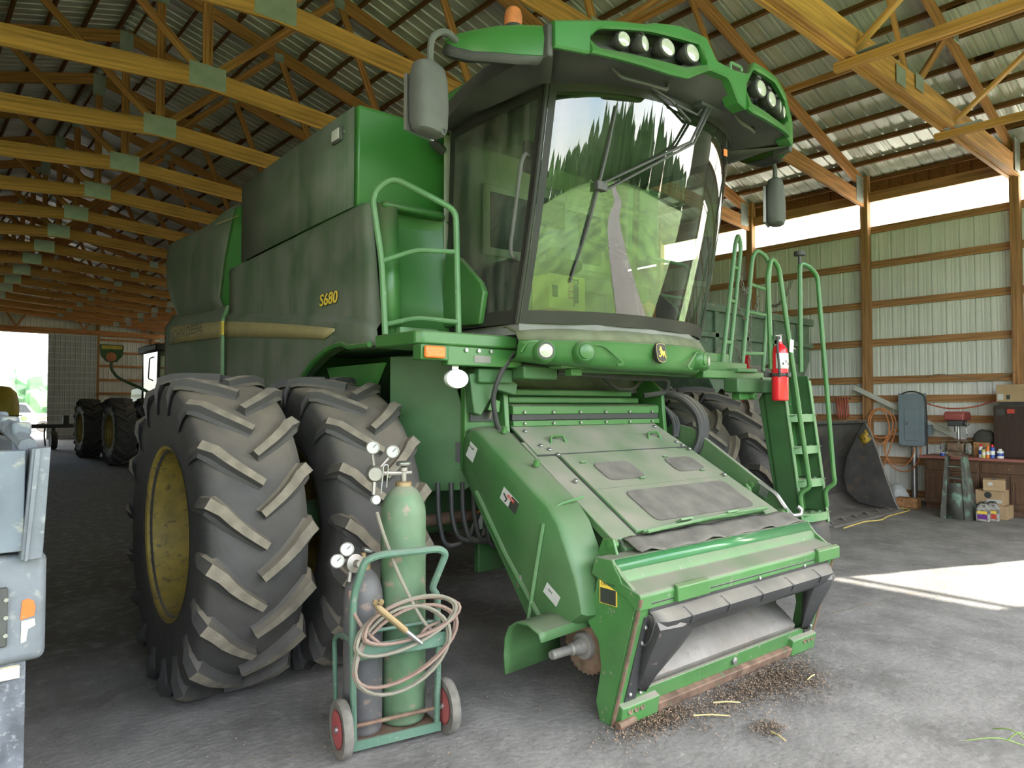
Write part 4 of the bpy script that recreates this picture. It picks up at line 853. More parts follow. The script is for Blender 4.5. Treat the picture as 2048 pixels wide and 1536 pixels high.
MB().add([ff(x, z, .022) for x, z in ((-.96, .70), (.97, .70), (.97, .64), (-.96, .64))]+[ff(x, z, .030) for x, z in ((-.96, .70), (.97, .70), (.97, .64), (-.96, .64))], [(0, 1, 2, 3), (7, 6, 5, 4), (0, 4, 5, 1), (1, 5, 6, 2), (2, 6, 7, 3), (3, 7, 4, 0)]).build('shield_flange', 'black_shield', sh, bevel=.004)
for x in (-.55, .08, .62): bolt(ff(x, .67, .03), (0, -1, .28), sh)
for s in (-1, 1):
    c = []
    for z, xo, xi, off in ((.63, .955, .70, .06), (.56, .955, .62, .115), (.48, .955, .60, .105), (.40, .95, .64, .085), (.30, .93, .72, .06), (.20, .91, .80, .035), (.17, .89, .84, .03)):
        if s > 0: xi = xo-(xo-xi)*.62
        c.append([ff(s*xo, z, .015), ff(s*(xo-.01), z, off), ff(s*(xo*.5+xi*.5), z, off+.03), ff(s*xi, z-.005, off*.8), ff(s*xi, z, .02)])
    MB().loft(c).build('shield_cheek', 'black_shield', sh, solid=-.01, smooth=45)
    MB().add([ff(s*.985, .62, .02), ff(s*.93, .62, .02), ff(s*.90, .13, .02), ff(s*.99, .13, .02), ff(s*.985, .62, .028), ff(s*.93, .62, .028), ff(s*.90, .13, .028), ff(s*.99, .13, .028)], [(0, 1, 2, 3), (7, 6, 5, 4), (0, 4, 5, 1), (1, 5, 6, 2), (2, 6, 7, 3), (3, 7, 4, 0)]).build('cheek_flange', 'black_shield', sh)
    for z in (.56, .47, .17): bolt(ff(s*.965, z, .028), (0, -1, .28), sh)
bolt(ff(-.88, .16, .03), (0, -1, .28), sh)
# tilt brackets and gas struts on both sides
for s in (-1, 1):
    x = s*.90+.02
    a = MB().prism([(-1.55, .92), (-1.62, 1.14), (-1.66, 1.15), (-1.86, .84), (-1.90, .62), (-1.70, .55)], 'x', x, x+s*.02).build('tilt_bracket', 'green', C, bevel=.006); MB().prism([(-1.80, .78), (-1.90, .98), (-1.98, .99), (-2.02, .88), (-1.93, .60)], 'x', x+s*.025, x+s*.045).build('tilt_arm', 'green', a, bevel=.006)
    for y, z in ((-1.65, 1.10), (-1.95, .95)): MB().lathe([(.028, 0), (.028, .06), (.001, .065)], (x-s*.01, y, z), (s, 0, 0), 10).build('pin', 'green', a)
    MB().tube([(x-s*.05, -1.62, 1.10), (x-s*.05, -1.83, 1.01)], .020, 8).tube([(x-s*.05, -1.83, 1.01), (x-s*.05, -1.97, .95)], .010, 8).build('gas_strut', 'zinc', C)
# latch hook at the right front corner
hk = MB().tube(bent([(1.00, -1.72, 1.16), (1.02, -1.85, 1.08), (1.03, -1.92, .98), (1.03, -1.97, .93)], .03), .018, 8).tube(bent([(1.03, -1.97, .93), (1.10, -2.0, .93), (1.13, -1.99, .97), (1.11, -1.97, .99)], .03), .016, 8).build('latch_hook', 'zinc', C)
MB().prism([(-1.74, 1.14), (-1.80, 1.10), (-1.78, 1.04), (-1.72, 1.07)], 'x', .99, 1.0).build('gusset', 'zinc', hk)
# light green link plate on the feeder's left side (right in view)
MB().prism([(-.75, 1.52), (-.84, 1.60), (-1.05, 1.56), (-1.80, 1.09), (-1.92, .95), (-1.82, .93), (-1.0, 1.36)], 'x', 1.06, 1.10).build('lift_plate', 'green_feeder', C, bevel=.006)
MB().lathe([(.03, 0), (.03, .015), (.018, .02), (.001, .02)], (1.05, -1.62, 1.12), (-1, 0, .2), 14).build('pin', 'green', C)
MB().prism([(-.70, 1.2), (-.85, 1.55), (-1.95, .9), (-1.9, .6)], 'x', .84, .87).build('feeder_side', 'green_feeder', C)
# wrapped hydraulic hoses at the right of the throat
for i, (dx, r) in enumerate(((0, .030), (.05, .034), (.10, .026))):
    MB().tube(smoothpath([(.93+dx*.5, -.75, 1.86), (1.02+dx, -.95, 1.82), (1.06+dx, -1.10, 1.68), (1.04+dx*.8, -1.15, 1.50), (1.0+dx*.6, -1.12, 1.36)], 5), r, 8).build('hydraulic_hose', 'hose_black', C)
for i in range(3): MB().tube(smoothpath([(.92, -.80+.02*i, 1.80), (.97+.03*i, -.92, 1.64), (.95+.02*i, -.95, 1.48)], 4), .016, 6).build('hydraulic_hose', 'hose_black', C)
# --- chain drive shield on the feeder's right side (left in view)
prof = [(-.84, 1.60), (-.80, 1.52), (-.79, 1.31), (-1.02, 1.02), (-1.35, .63), (-1.50, .44), (-1.60, .40), (-1.86, .50), (-1.97, .58), (-1.93, .78), (-1.78, 1.07), (-1.69, 1.16), (-1.02, 1.57), (-.93, 1.61)]
def inset(p, d):
    cy_, cz_ = sum(q[0] for q in p)/len(p), sum(q[1] for q in p)/len(p); return [(q[0]+(cy_-q[0])*d, q[1]+(cz_-q[1])*d) for q in p]
c = [[(x, y, z) for y, z in inset(prof, d)] for x, d in ((-.91, .0), (-1.06, .0), (-1.115, .012), (-1.145, .035), (-1.155, .075))]
ds = MB().loft(c, closed=True, capends=True).build('chain_shield', 'green_shield', C, smooth=42, label='moulded green chain shield beside the feeder house')
MB().tube([(-1.155, -.98, 1.18), (-1.163, -1.3, .82), (-1.158, -1.62, .50)], .018, 8).build('pressed_rib', 'green_shield', ds)
MB().tube([(-1.168, -1.66, 1.06), (-1.170, -1.60, .8), (-1.165, -1.52, .47)], .013, 8).build('hinge_rod', 'green_pale', ds)
MB().tube([(-1.15, -1.665, 1.12), (-1.05, -1.69, 1.17), (-.90, -1.72, 1.20)], .009, 6).build('hinge_strap', 'green_pale', ds)
MB().prism([(-1.40, .70), (-1.44, .72), (-1.46, .66), (-1.42, .64)], 'x', -1.168, -1.15).build('dimple', 'steel_dusty', ds)
for y, z in ((-1.05, 1.50), (-1.38, 1.30)): MB().lathe([(.022, 0), (.018, .04), (.001, .042)], (-.98, y, z+.07), (0, -.3, 1), 8).build('rubber_button', 'green', ds)
# flared mouth at its foot, shaft and sprocket
gp = [(-1.88, .47), (-1.86, .51), (-1.78, .535), (-1.69, .53), (-1.62, .49), (-1.585, .42), (-1.575, .32), (-1.585, .22)]
c = [[(x, y+dy, z+dz) for y, z in gp] for x, dy, dz in ((-.96, 0, .02), (-1.15, 0, .01), (-1.34, .0, 0), (-1.40, -.012, .005))]
MB().loft(c).build('flared_guard', 'green_shield', C, solid=.012)
sp = MB(); R0 = .17; tp = []
for i in range(56):
    a = 2*PI*i/56; r = R0*(1.0 if i % 2 else .93); tp.append((-1.82+r*math.cos(a), .36+r*math.sin(a)))
sp.prism(tp, 'x', -.985, -.965); sp.prism([(-1.82+(y+1.82)*.97, .36+(z-.36)*.97) for y, z in tp], 'x', -.945, -.925)
spk = sp.build('chain_sprocket', 'steel_rusty', C); MB().lathe([(.05, 0), (.05, .06), (.036, .10), (.036, .12), (.027, .13), (.027, .26), (.022, .265), (.022, .275), (.001, .275)], (-.98, -1.82, .36), (-1, 0, 0), 14).build('drive_shaft', 'steel_dusty', spk)
MB().lathe([(.08, 0), (.075, .03), (.05, .035)], (-.985, -1.82, .36), (-1, 0, 0), 18).build('hub', 'steel_dusty', spk)
# stickers
def sticker(o, x, y, wd, ht, m, parent, name='sticker', **k): return MB().add([(-wd/2, -ht/2, 0), (wd/2, -ht/2, 0), (wd/2, ht/2, 0), (-wd/2, ht/2, 0), (-wd/2, -ht/2, .002), (wd/2, -ht/2, .002), (wd/2, ht/2, .002), (-wd/2, ht/2, .002)], [(0, 1, 2, 3), (7, 6, 5, 4), (0, 4, 5, 1), (1, 5, 6, 2), (2, 6, 7, 3), (3, 7, 4, 0)], frame(o, x, y)).build(name, m, parent, **k)
# on the chain shield's outer face (x = -1.157): right in view is -y
fx_ = Vector((0, -.86, -.5)); fy_ = Vector((0, -.5, .86))
sticker((-1.158, -.93, 1.44), fx_, fy_, .09, .11, 'white_decal', ds); link('lettering', text_mesh('REI 2000', .018, frame((-1.161, -.93, 1.47), fx_, fy_), 'decal_dark', .0005), ds)
sw_ = sticker((-1.158, -1.33, 1.16), fx_, fy_, .17, .085, 'white_decal', ds)
sticker((-1.1605, -1.375, 1.134), fx_, fy_, .075, .08, 'decal_dark', sw_); sticker((-1.1615, -1.350, 1.172), fx_, fy_, .075, .018, 'red_decal', sw_); link('lettering', text_mesh('WARNING', .012, frame((-1.1635, -1.350, 1.172), fx_, fy_), 'white_decal', .0004), sw_)
MB().tube([(-1.161, -1.28, 1.20), (-1.161, -1.31, 1.165), (-1.161, -1.29, 1.15)], .006, 5).build('pictogram', 'decal_dark', sw_)
sticker((-1.158, -1.72, .66), fx_, fy_, .13, .07, 'white_decal', ds); link('lettering', text_mesh('MAX', .018, frame((-1.161, -1.71, .675), fx_, fy_), 'decal_dark', .0005), ds)
cs = sticker((-1.047, -2.06, .72), (0, -1, 0), (0, .0, 1), .13, .13, 'yellow_decal', C, label='yellow caution sticker'); sticker((-1.0495, -2.06, .70), (0, -1, 0), (0, 0, 1), .115, .082, 'decal_dark', cs); link('lettering', text_mesh('CAUTION', .023, frame((-1.0505, -2.06, .765), (0, -1, 0), (0, 0, 1)), 'decal_dark', .0005), cs)
for i in range(4): link('lettering', text_mesh(['TO AVOID INJURY', 'KEEP CLEAR OF', 'ROTATING PARTS', 'AT ALL TIMES'][i], .011, frame((-1.0522, -2.06, .728-.019*i), (0, -1, 0), (0, 0, 1)), 'yellow_decal', .0004), cs) if False else None
sticker((-.905, -.665, .93), (1, 0, 0), (0, 0, 1), .07, .13, 'white_decal', C); sticker((-.905, -.668, .985), (1, 0, 0), (0, 0, 1), .065, .02, 'amber', C)
# --- left-hand platform (right in view), rails, ladder
MB().box(.95, 1.62, -1.05, -.30, 2.13, 2.215).build('deck', 'green', C, bevel=.01)
MB().box(1.0, 1.75, -1.15, -1.05, 2.03, 2.13).build('deck_beam', 'green', C, bevel=.01)
MB().box(1.0, 1.95, -1.22, -1.12, 1.98, 2.05).build('deck_tube', 'green', C, bevel=.01)
MB().box(1.28, 1.86, -1.36, -1.22, 1.86, 1.98).build('ladder_arm', 'green_frame', C, bevel=.012)
MB().box(1.45, 1.74, -1.26, -1.12, 2.04, 2.075).build('step_pad', 'green_pale', C, bevel=.01)
MB().box(1.40, 1.60, -1.30, -1.22, 1.80, 1.86).lathe([(.03, 0), (.03, .12)], (1.56, -1.35, 1.83), (0, 1, 0), 12).build('pivot_block', 'green', C, bevel=.006)
def hoop(name, pts, rungs, m='green_pale', r=.020):
    o = rail(name, pts, r, m, .09)
    for a, c in rungs: MB().tube([a, c], r*.9, 8).build('rung', m, o)
    return o
L_ = lambda p, q, t: Vector(p).lerp(Vector(q), t)
A0, A1, B1, B0 = (1.50, -1.06, 2.12), (1.72, -1.06, 3.24), (1.87, -1.02, 3.24), (1.66, -1.02, 2.12)
hoop('handrail', [A0, A1, L_(A1, B1, .5)+Vector((0, 0, .10)), B1, B0], [(L_(A0, A1, t), L_(B0, B1, t)) for t in (.18, .52, .80)])
hoop('handrail', [(1.02, -.62, 3.08), (1.62, -.62, 3.08), (1.62, -.62, 2.15)], [((1.02, -.62, z), (1.62, -.62, z)) for z in (2.44, 2.76)], r=.016)
A0, A1, B1, B0 = (1.86, -1.02, 2.06), (2.06, -1.02, 3.16), (2.36, -1.02, 3.12), (2.22, -1.02, 2.08)
hoop('handrail', [A0, A1, L_(A1, B1, .25)+Vector((0, 0, .09)), L_(A1, B1, .75)+Vector((0, 0, .07)), B1, B0], [(L_(A0, A1, t), L_(B0, B1, t)) for t in (.16, .52, .76)])
# ladder: it leans forward towards the foot
def ld(x, z, d=0): return Vector((x+(2.0-z)*.085, -1.46-(2.0-z)*.085-d, z))
XA, XB = 1.80, 2.24
lad = MB()
lad.add([ld(XA, 1.98), ld(XA, .72), ld(XA, .72, -.22), ld(XA, 1.80, -.26), ld(XA, 1.98, -.12)]+[ld(XA+.02, 1.98), ld(XA+.02, .72), ld(XA+.02, .72, -.22), ld(XA+.02, 1.80, -.26), ld(XA+.02, 1.98, -.12)], [(0, 1, 2, 3, 4), (9, 8, 7, 6, 5)]+[(i, (i+1) % 5, 5+(i+1) % 5, 5+i) for i in range(5)])
LS = lad.build('ladder_stringer', 'green_frame', C, bevel=.006, label='boarding ladder stringer')
lad = MB(); lad.add([ld(XB, 2.02), ld(XB, .72), ld(XB, .72, -.20), ld(XB, 2.02, -.20)]+[ld(XB+.02, 2.02), ld(XB+.02, .72), ld(XB+.02, .72, -.20), ld(XB+.02, 2.02, -.20)], [(0, 1, 2, 3), (7, 6, 5, 4), (0, 4, 5, 1), (1, 5, 6, 2), (2, 6, 7, 3), (3, 7, 4, 0)]); lad.build('ladder_stringer', 'green_frame', C, bevel=.006)
for x in (XA, XB): MB().add([ld(x-.012, 1.98, .01), ld(x+.03, 1.98, .01), ld(x+.03, .70, .01), ld(x-.012, .70, .01), ld(x-.012, 1.98, -.004), ld(x+.03, 1.98, -.004), ld(x+.03, .70, -.004), ld(x-.012, .70, -.004)], [(0, 1, 2, 3), (7, 6, 5, 4), (0, 4, 5, 1), (1, 5, 6, 2), (2, 6, 7, 3), (3, 7, 4, 0)]).build('stringer_flange', 'green_pale', C, bevel=.004)
MB().add([ld(XA, 2.0, -.19), ld(XB, 2.0, -.19), ld(XB, .72, -.19), ld(XA, .72, -.19), ld(XA, 2.0, -.21), ld(XB, 2.0, -.21), ld(XB, .72, -.21), ld(XA, .72, -.21)], [(0, 1, 2, 3), (7, 6, 5, 4), (0, 4, 5, 1), (1, 5, 6, 2), (2, 6, 7, 3), (3, 7, 4, 0)]).build('ladder_back', 'green', C)
for z in (1.64, 1.36, 1.07, .77):
    c = []
    for i in range(13):
        u = i/12; x = XA+.02+(XB-XA-.02)*u; bow = .055*(1-(2*u-1)**4); c.append([ld(x, z+.035, bow), ld(x, z-.035, bow), ld(x, z-.035, bow-.012), ld(x, z+.033, bow-.012)])
    td = MB().loft(c, closed=True, capends=True).build('ladder_tread', 'green_pale', C, bevel=.003)
    MB().add([ld(XA+.02, z+.02, .04), ld(XB, z+.02, .04), ld(XB, z+.02, -.19), ld(XA+.02, z+.02, -.19)], [(0, 1, 2, 3)]).build('tread_plate', 'green', td, solid=.006)
    for i in range(5): MB().box(-.03, .03, -.012, .012, 0, .012, Matrix.Translation(ld(XA+.08+i*.07, z+.024, -.02-.03*(i % 2))) @ Matrix.Rotation(.5, 4, 'Z')).build('grip_tooth', 'green_pale', td)
lw = MB().add([ld(XA+.10, .74, -.02), ld(XB+.03, .74, -.02), ld(XB+.03, .46, -.02), ld(XA+.20, .46, -.02)], [(0, 1, 2, 3)]).build('ladder_flap', 'rubber', C, solid=.012)
for i in range(5): bolt(ld(XA+.22+i*.05, .50, -.005), (0, -1, 0), lw, .8)
for i in range(6): bolt(ld(XB-.06-.09*(i % 2), 1.90-.07*i, -.18), (0, -1, 0), C, .8)
def lrail(x, zt, top_pts):
    return MB().tube(bent(top_pts+[ld(x+.03, 1.12, .10), ld(x+.035, 1.05, .10), ld(x-.01, .99, .02), ld(x-.005, .84, .015)], .06), .021, 10).build('ladder_rail', 'green', C)
lrail(XA, 0, [(1.56, -1.50, 2.06), (1.52, -1.50, 2.85), (1.58, -1.50, 3.02), (1.70, -1.50, 2.94)]); lrail(XB, 0, [(2.10, -1.47, 2.05), (2.10, -1.47, 3.04), (2.20, -1.50, 3.02), (2.32, -1.52, 2.94)])
kn = MB().lathe([(.016, 0), (.016, .07), (.05, .075), (.05, .11), (.03, .115), (.001, .118)], (2.10, -1.47, 3.03), (0, 0, 1), 12).build('knob', 'black_plastic', C)
sticker(ld(XA+.075, 1.78, -.186), (1, 0, 0), (0, 0, 1), .05, .14, 'yellow_decal', C); sticker(ld(XA+.075, 1.775, -.183), (1, 0, 0), (0, 0, 1), .042, .10, 'decal_dark', C); sticker(ld(XA+.075, 1.93, -.183), (1, 0, 0), (0, 0, 1), .08, .07, 'white_decal', C)
tm = MB().box(2.30, 2.42, -1.30, -1.24, 1.86, 1.98).build('turn_signal', 'amber_dim', C, bevel=.012)
# safety chains
LINK = MB().tube([(.014*math.cos(a), 0, .024*math.sin(a)) for a in (2*PI*i/10 for i in range(10))], .0045, 5, closed=True).mesh('chain_link', 'zinc', 40)
def chain(p, q, sag, name='safety_chain'):
    p, q = Vector(p), Vector(q); n = max(4, int(((q-p).length+sag)/.040)); pts = [p.lerp(q, i/n)-Vector((0, 0, sag*4*(i/n)*(1-i/n))) for i in range(n+1)]
    b = MB()
    for i in range(n):
        d = (pts[i+1]-pts[i]).normalized(); M = Matrix.Translation((pts[i]+pts[i+1])/2) @ d.to_track_quat('Z', 'Y').to_matrix().to_4x4() @ Matrix.Rotation(PI/2*(i % 2), 4, 'Z')
        b.add([v.co for v in LINK.vertices], [list(f.vertices) for f in LINK.polygons], M)
    return b.build(name, 'chain_steel', C, kind='stuff')
chain((1.84, -1.02, 3.05), (2.0, -1.02, 2.90), .16); chain((1.72, -1.02, 2.45), (1.92, -1.02, 2.10), .06); chain((1.75, -1.02, 2.75), (1.98, -1.02, 2.55), .05); chain((2.02, -1.02, 2.85), (1.99, -1.02, 2.12), .02); chain((2.30, -1.02, 2.75), (2.10, -1.4, 2.90), .12); chain((2.16, -1.02, 2.80), (2.06, -1.02, 2.60), .02); chain((2.26, -1.02, 2.12), (2.10, -1.4, 2.48), .08)
# ---------------------------------------------------------------- things inside the cab
mat('carton_yellow', (.60, .52, .16), .8, var=.06); mat('carton_red', (.55, .16, .10), .8, var=.06); mat('carton_orange', (.75, .22, .04), .7, var=.06); mat('carton_white', (.68, .68, .66), .8, var=.05)
Cw = lambda p: C.matrix_basis @ Vector(p)
CR = math.radians(-2.1)
bx = empty('cardboard_box', 'yellow and red cardboard box standing inside the windshield', 'box', loc=Cw((-.55, -1.17, 2.292)), rz=CR)
MB().box(-.17, .17, -.05, .13, .12, .36).build('body', 'carton_yellow', bx, bevel=.003); MB().box(-.171, .171, -.051, .131, 0, .12).build('lower_band', 'carton_red', bx, bevel=.003)
RZ = lambda x, z: frame((x, -.053, z), (0, 0, -1), (1, 0, 0))
link('lettering', text_mesh('DIESEL', .062, RZ(.075, .25), 'decal_dark', .001, 0, .004), bx); link('lettering', text_mesh('9.1.1', .062, RZ(.025, .25), 'carton_red', .001, 0, .003), bx); link('lettering', text_mesh('+', .07, RZ(.03, .335), 'decal_dark', .001, 0, .006), bx); MB().box(-.145, -.095, -.0535, -.052, .20, .28).build('barcode', 'decal_dark', bx)
b2 = empty('cleaner_carton', 'small orange and white carton on the cab floor behind the glass', 'carton', loc=Cw((.16, -1.32, 2.292)), rz=CR)
MB().box(-.07, .07, -.035, .035, .08, .20).build('upper_half', 'carton_orange', b2, bevel=.003); MB().box(-.0705, .0705, -.0355, .0355, 0, .08).build('lower_half', 'carton_white', b2, bevel=.003); MB().prism([(-.07, .20), (.07, .20), (0, .225)], 'y', -.035, .035).build('gable_top', 'carton_orange', b2)
link('lettering', text_mesh('a', .08, frame((0, -.037, .14), (1, 0, 0), (0, 0, 1)), 'carton_white', .001), b2)
# ---------------------------------------------------------------- fire extinguisher strapped to the ladder top
mat('ext_red', (.62, .015, .025), .22, var=.08); mat('label_white', (.72, .72, .70), .5, var=.05)
fe = empty('fire_extinguisher', 'red fire extinguisher with white label strapped beside the ladder', 'extinguisher', loc=Cw((1.61, -1.55, 1.79)), rz=CR)
MB().lathe([(.055, 0), (.066, .008), (.068, .02), (.068, .40), (.062, .435), (.045, .465), (.025, .48), (.022, .50)], (0, 0, 0), (0, 0, 1), 28).build('bottle', 'ext_red', fe)
lb = MB().loft([[(.0688*math.sin(a), -.0688*math.cos(a), .27), (.0688*math.sin(a), -.0688*math.cos(a), .40)] for a in (-1.5+3.0*i/16 for i in range(17))]).build('label', 'label_white', fe, solid=.001)
MB().loft([[(.0705*math.sin(a), -.0705*math.cos(a), .28), (.0705*math.sin(a), -.0705*math.cos(a), .39)] for a in (.38, .5, .62)]).build('yellow_bar', 'yellow_decal', lb)
for i in range(3): MB().loft([[(.0705*math.sin(a), -.0705*math.cos(a), z), (.0705*math.sin(a), -.0705*math.cos(a), z+.022)] for a in (-.75+.4*i, -.65+.4*i, -.55+.4*i) for z in (.30+.02*(i % 2),)]).build('pictogram', 'decal_dark', lb)
MB().lathe([(.018, 0), (.018, .05)], (0, 0, .495), (0, 0, 1), 12).build('valve', 'steel', fe)
MB().box(-.012, .09, -.012, .012, .545, .557, Matrix.Rotation(-.12, 4, 'Y')).build('handle', 'zinc', fe, bevel=.003); MB().box(-.01, .08, -.010, .010, .50, .51, Matrix.Rotation(.35, 4, 'Y')).build('lever', 'zinc', fe, bevel=.003)
MB().tube(smoothpath([(-.015, -.01, .53), (-.06, -.02, .53), (-.085, -.03, .44), (-.08, -.04, .30), (-.07, -.04, .20)], 5), .010, 8).build('discharge_hose', 'hose_black', fe)
MB().box(-.035, .025, -.082, -.078, .41, .52, Matrix.Rotation(.12, 4, 'Y')).build('inspection_tag', 'white_decal', fe)
MB().loft([[(.0705*math.sin(a), -.0705*math.cos(a), .205), (.0705*math.sin(a), -.0705*math.cos(a), .232)] for a in (2*PI*i/24 for i in range(24))], cyc=True).build('strap', 'black_plastic', fe, solid=.003); MB().box(-.02, .03, -.085, -.07, .20, .237).build('buckle', 'black_plastic', fe, bevel=.003)
MB().box(-.12, .12, .066, .08, .20, .24).box(.075, .09, -.03, .08, 0, .33).build('bracket', 'black_plastic', fe, bevel=.004)
# ---------------------------------------------------------------- gas welding cart
mat('cart_green', (.03, .12, .075), .45, var=.15, dust=.25, updust=.6, dcol=(.22, .21, .18), wear=(.18, .20, .17), wearamt=.25, wears=16)
mat('bottle_green', (.038, .13, .055), .5, var=.25, vs=9, dust=.26, updust=.7, dcol=(.26, .24, .19), wear=(.25, .17, .13), wearamt=.25, wears=6)
mat('bottle_dark', (.035, .04, .05), .5, var=.25, vs=9, dust=.30, updust=.5, dcol=(.22, .20, .18), wear=(.20, .13, .10), wearamt=.3, wears=9)
mat('wheel_red', (.36, .04, .045), .6, var=.2, dust=.4, dcol=(.22, .13, .12)); mat('wheel_rubber', (.13, .12, .105), .9, var=.25, vs=20)
mat('brass', (.30, .20, .085), .4, metal=.6, var=.2, dust=.3); mat('regulator', (.26, .245, .23), .4, metal=.7, var=.2, dust=.3); mat('dial', (.38, .38, .36), .3, var=.04)
mat('hose_pink', (.17, .095, .08), .8, var=.2, vs=12, dust=.3); mat('hose_grey', (.125, .125, .10), .8, var=.2, vs=12, dust=.35)
ca = math.atan2(-.11, .54)
cart = empty('cylinder_cart', 'two-wheeled green steel cart for welding gas cylinders', 'cart', loc=(2.0, 3.195, 0), rz=ca)
def CT(name, b, m, parent=None, **k): return b.build(name, m, parent or cart, **k)
CT('axle', MB().tube([(-.27, 0, .14), (.27, 0, .14)], .011, 8), 'steel_rusty')
for s in (-1, 1):
    x = s*.285
    wt = CT('wheel', MB().lathe([(.095, -.02), (.135, -.024), (.142, -.012), (.143, 0), (.142, .012), (.135, .024), (.095, .02)], (x, 0, .143), (1, 0, 0), 32), 'wheel_rubber'); CT('wheel_disc', MB().lathe([(.094, -.0235), (.085, -.0235), (.05, -.0215), (.03, -.023), (.03, .023), (.05, .0215), (.085, .0235), (.094, .0235)], (x, 0, .143), (1, 0, 0), 28), 'wheel_red', wt); CT('hub', MB().lathe([(.018, -.035), (.018, .035)], (x, 0, .143), (1, 0, 0), 12), 'steel', wt)
CT('base_plate', MB().box(-.235, .235, -.02, .30, .045, .055), 'steel_rusty'); CT('base_lip', MB().box(-.24, .24, -.03, -.015, .03, .075), 'cart_green')
for s in (-1, 1):
    CT('upright', MB().tube([(s*.225, -.01, .06), (s*.235, -.01, .58)], .017, 8), 'cart_green'); CT('side_rail', MB().tube(bent([(s*.225, .30, .05), (s*.24, .30, .50), (s*.24, .16, .56), (s*.235, -.01, .56)], .05), .013, 8), 'cart_green')
CT('push_handle', MB().tube(bent([(-.235, -.01, .55), (-.235, -.02, .80), (-.19, -.06, .975), (-.12, -.08, 1.0), (.20, -.09, 1.0), (.245, -.08, .97), (.19, -.02, .78), (.225, -.01, .74), (.225, -.01, .55)], .06), .019, 10), 'cart_green')
tray = CT('tool_tray', MB().box(-.235, .235, -.115, -.105, .50, .575).box(-.235, .235, -.115, 0, .50, .508).box(-.24, -.23, -.115, 0, .50, .575).box(.23, .24, -.115, 0, .50, .575), 'cart_green', bevel=.002)
CT('hoop', MB().tube([(-.24, .0, .60), (.24, .0, .60)], .010, 8), 'cart_green')
def gauge(p, n, r, parent):
    g = MB().lathe([(.3*r, -.03), (r*.9, -.022), (r, -.015), (r, .006), (r*.92, .008)], p, n, 22).build('gauge', 'regulator', parent); return g
def gdial(p, n, r, g):
    n = Vector(n).normalized(); MB().lathe([(r*.92, .002), (r*.9, .0085), (.001, .009)], p, n, 22).build('gauge_face', 'dial', g) if False else None
def bottle(name, x, y, R, Hs, m, lab, regs):
    o = empty(name, lab, 'gas cylinder', loc=cart.matrix_basis @ Vector((x, y, .056)), rz=ca)
    MB().lathe([(R*.9, 0), (R, .02), (R, Hs), (R*.97, Hs+.04), (R*.86, Hs+.085), (R*.66, Hs+.125), (R*.42, Hs+.15), (R*.36, Hs+.155)], (0, 0, 0), (0, 0, 1), 32).build('body', m, o, smooth=60)
    MB().lathe([(R*.37, 0), (R*.37, .03), (R*.33, .035)], (0, 0, Hs+.145), (0, 0, 1), 20).build('collar', 'brass', o)
    return o, Hs+.18
g1, zt = bottle('oxygen_cylinder', .095, .155, .122, 1.10, 'bottle_green', 'tall worn green gas cylinder on the cart', 1)
v = MB().lathe([(.016, -.02), (.016, .05), (.022, .055), (.022, .075), (.012, .08)], (0, 0, zt), (0, 0, 1), 12).tube([(-.05, 0, zt+.045), (.045, 0, zt+.045)], .012, 8).build('valve', 'regulator', g1); MB().lathe([(.038, 0), (.042, .006), (.042, .018), (.03, .024)], (0, 0, zt+.085), (0, 0, 1), 10).build('handwheel', 'zinc', v)
rg = MB().tube([(-.05, 0, zt+.045), (-.14, -.01, zt+.05)], .014, 8).lathe([(.03, -.05), (.048, -.035), (.05, .0), (.035, .03)], (-.17, -.02, zt+.05), (-.25, -1, 0), 18).tube([(-.17, -.02, zt+.05), (-.185, -.02, zt+.16)], .009, 6).tube([(-.17, -.02, zt+.05), (-.085, -.02, zt+.14)], .009, 6).tube([(-.17, -.02, zt+.05), (-.18, -.03, zt-.06)], .011, 6).build('regulator', 'regulator', g1)
def mkgauge(parent, p, n, r=.036):
    p = Vector(p); g = MB().lathe([(r*.4, -.025), (r*.95, -.02), (r, -.01), (r, .008), (r*.9, .010), (r*.88, .002), (.001, .002)], p, n, 24).build('gauge', 'regulator', parent)
def faced(parent, p, n, r=.036):
    mkgauge(parent, p, n, r); p = Vector(p); n = Vector(n).normalized(); MB().lathe([(r*.87, .0), (r*.87, .005), (.001, .0055)], p, n, 24).build('gauge_face', 'dial', parent); u = Vector((0, 0, 1)).cross(n).normalized(); MB().tube([p+n*.007, p+n*.007+(u*.6+Vector((0, 0, .6)))*r*.8], .0018, 5).build('needle', 'decal_dark', parent)
faced(rg, (-.185, -.03, zt+.19), (-.2, -1, .05)); faced(rg, (-.075, -.03, zt+.165), (-.2, -1, .05))
MB().lathe([(.024, 0), (.024, .025), (.001, .027)], (-.18, -.045, zt-.085), (.1, -1, .1), 14).build('cap', 'dial', rg)
MB().tube(bent([(-.155, -.075, zt-.05), (-.14, -.075, zt+.10), (-.115, -.075, zt+.10), (-.125, -.075, zt-.02)], .012), .0035, 6).build('wire_hook', 'zinc', rg)
g2, zt2 = bottle('acetylene_cylinder', -.135, .135, .102, .68, 'bottle_dark', 'short dark worn gas cylinder on the cart', 1)
v = MB().lathe([(.015, -.02), (.015, .06)], (0, 0, zt2), (0, 0, 1), 10).build('valve', 'brass', g2); MB().lathe([(.03, 0), (.034, .006), (.034, .016), (.02, .02)], (.02, 0, zt2+.06), (.3, 0, 1), 10).build('handwheel', 'zinc', v)
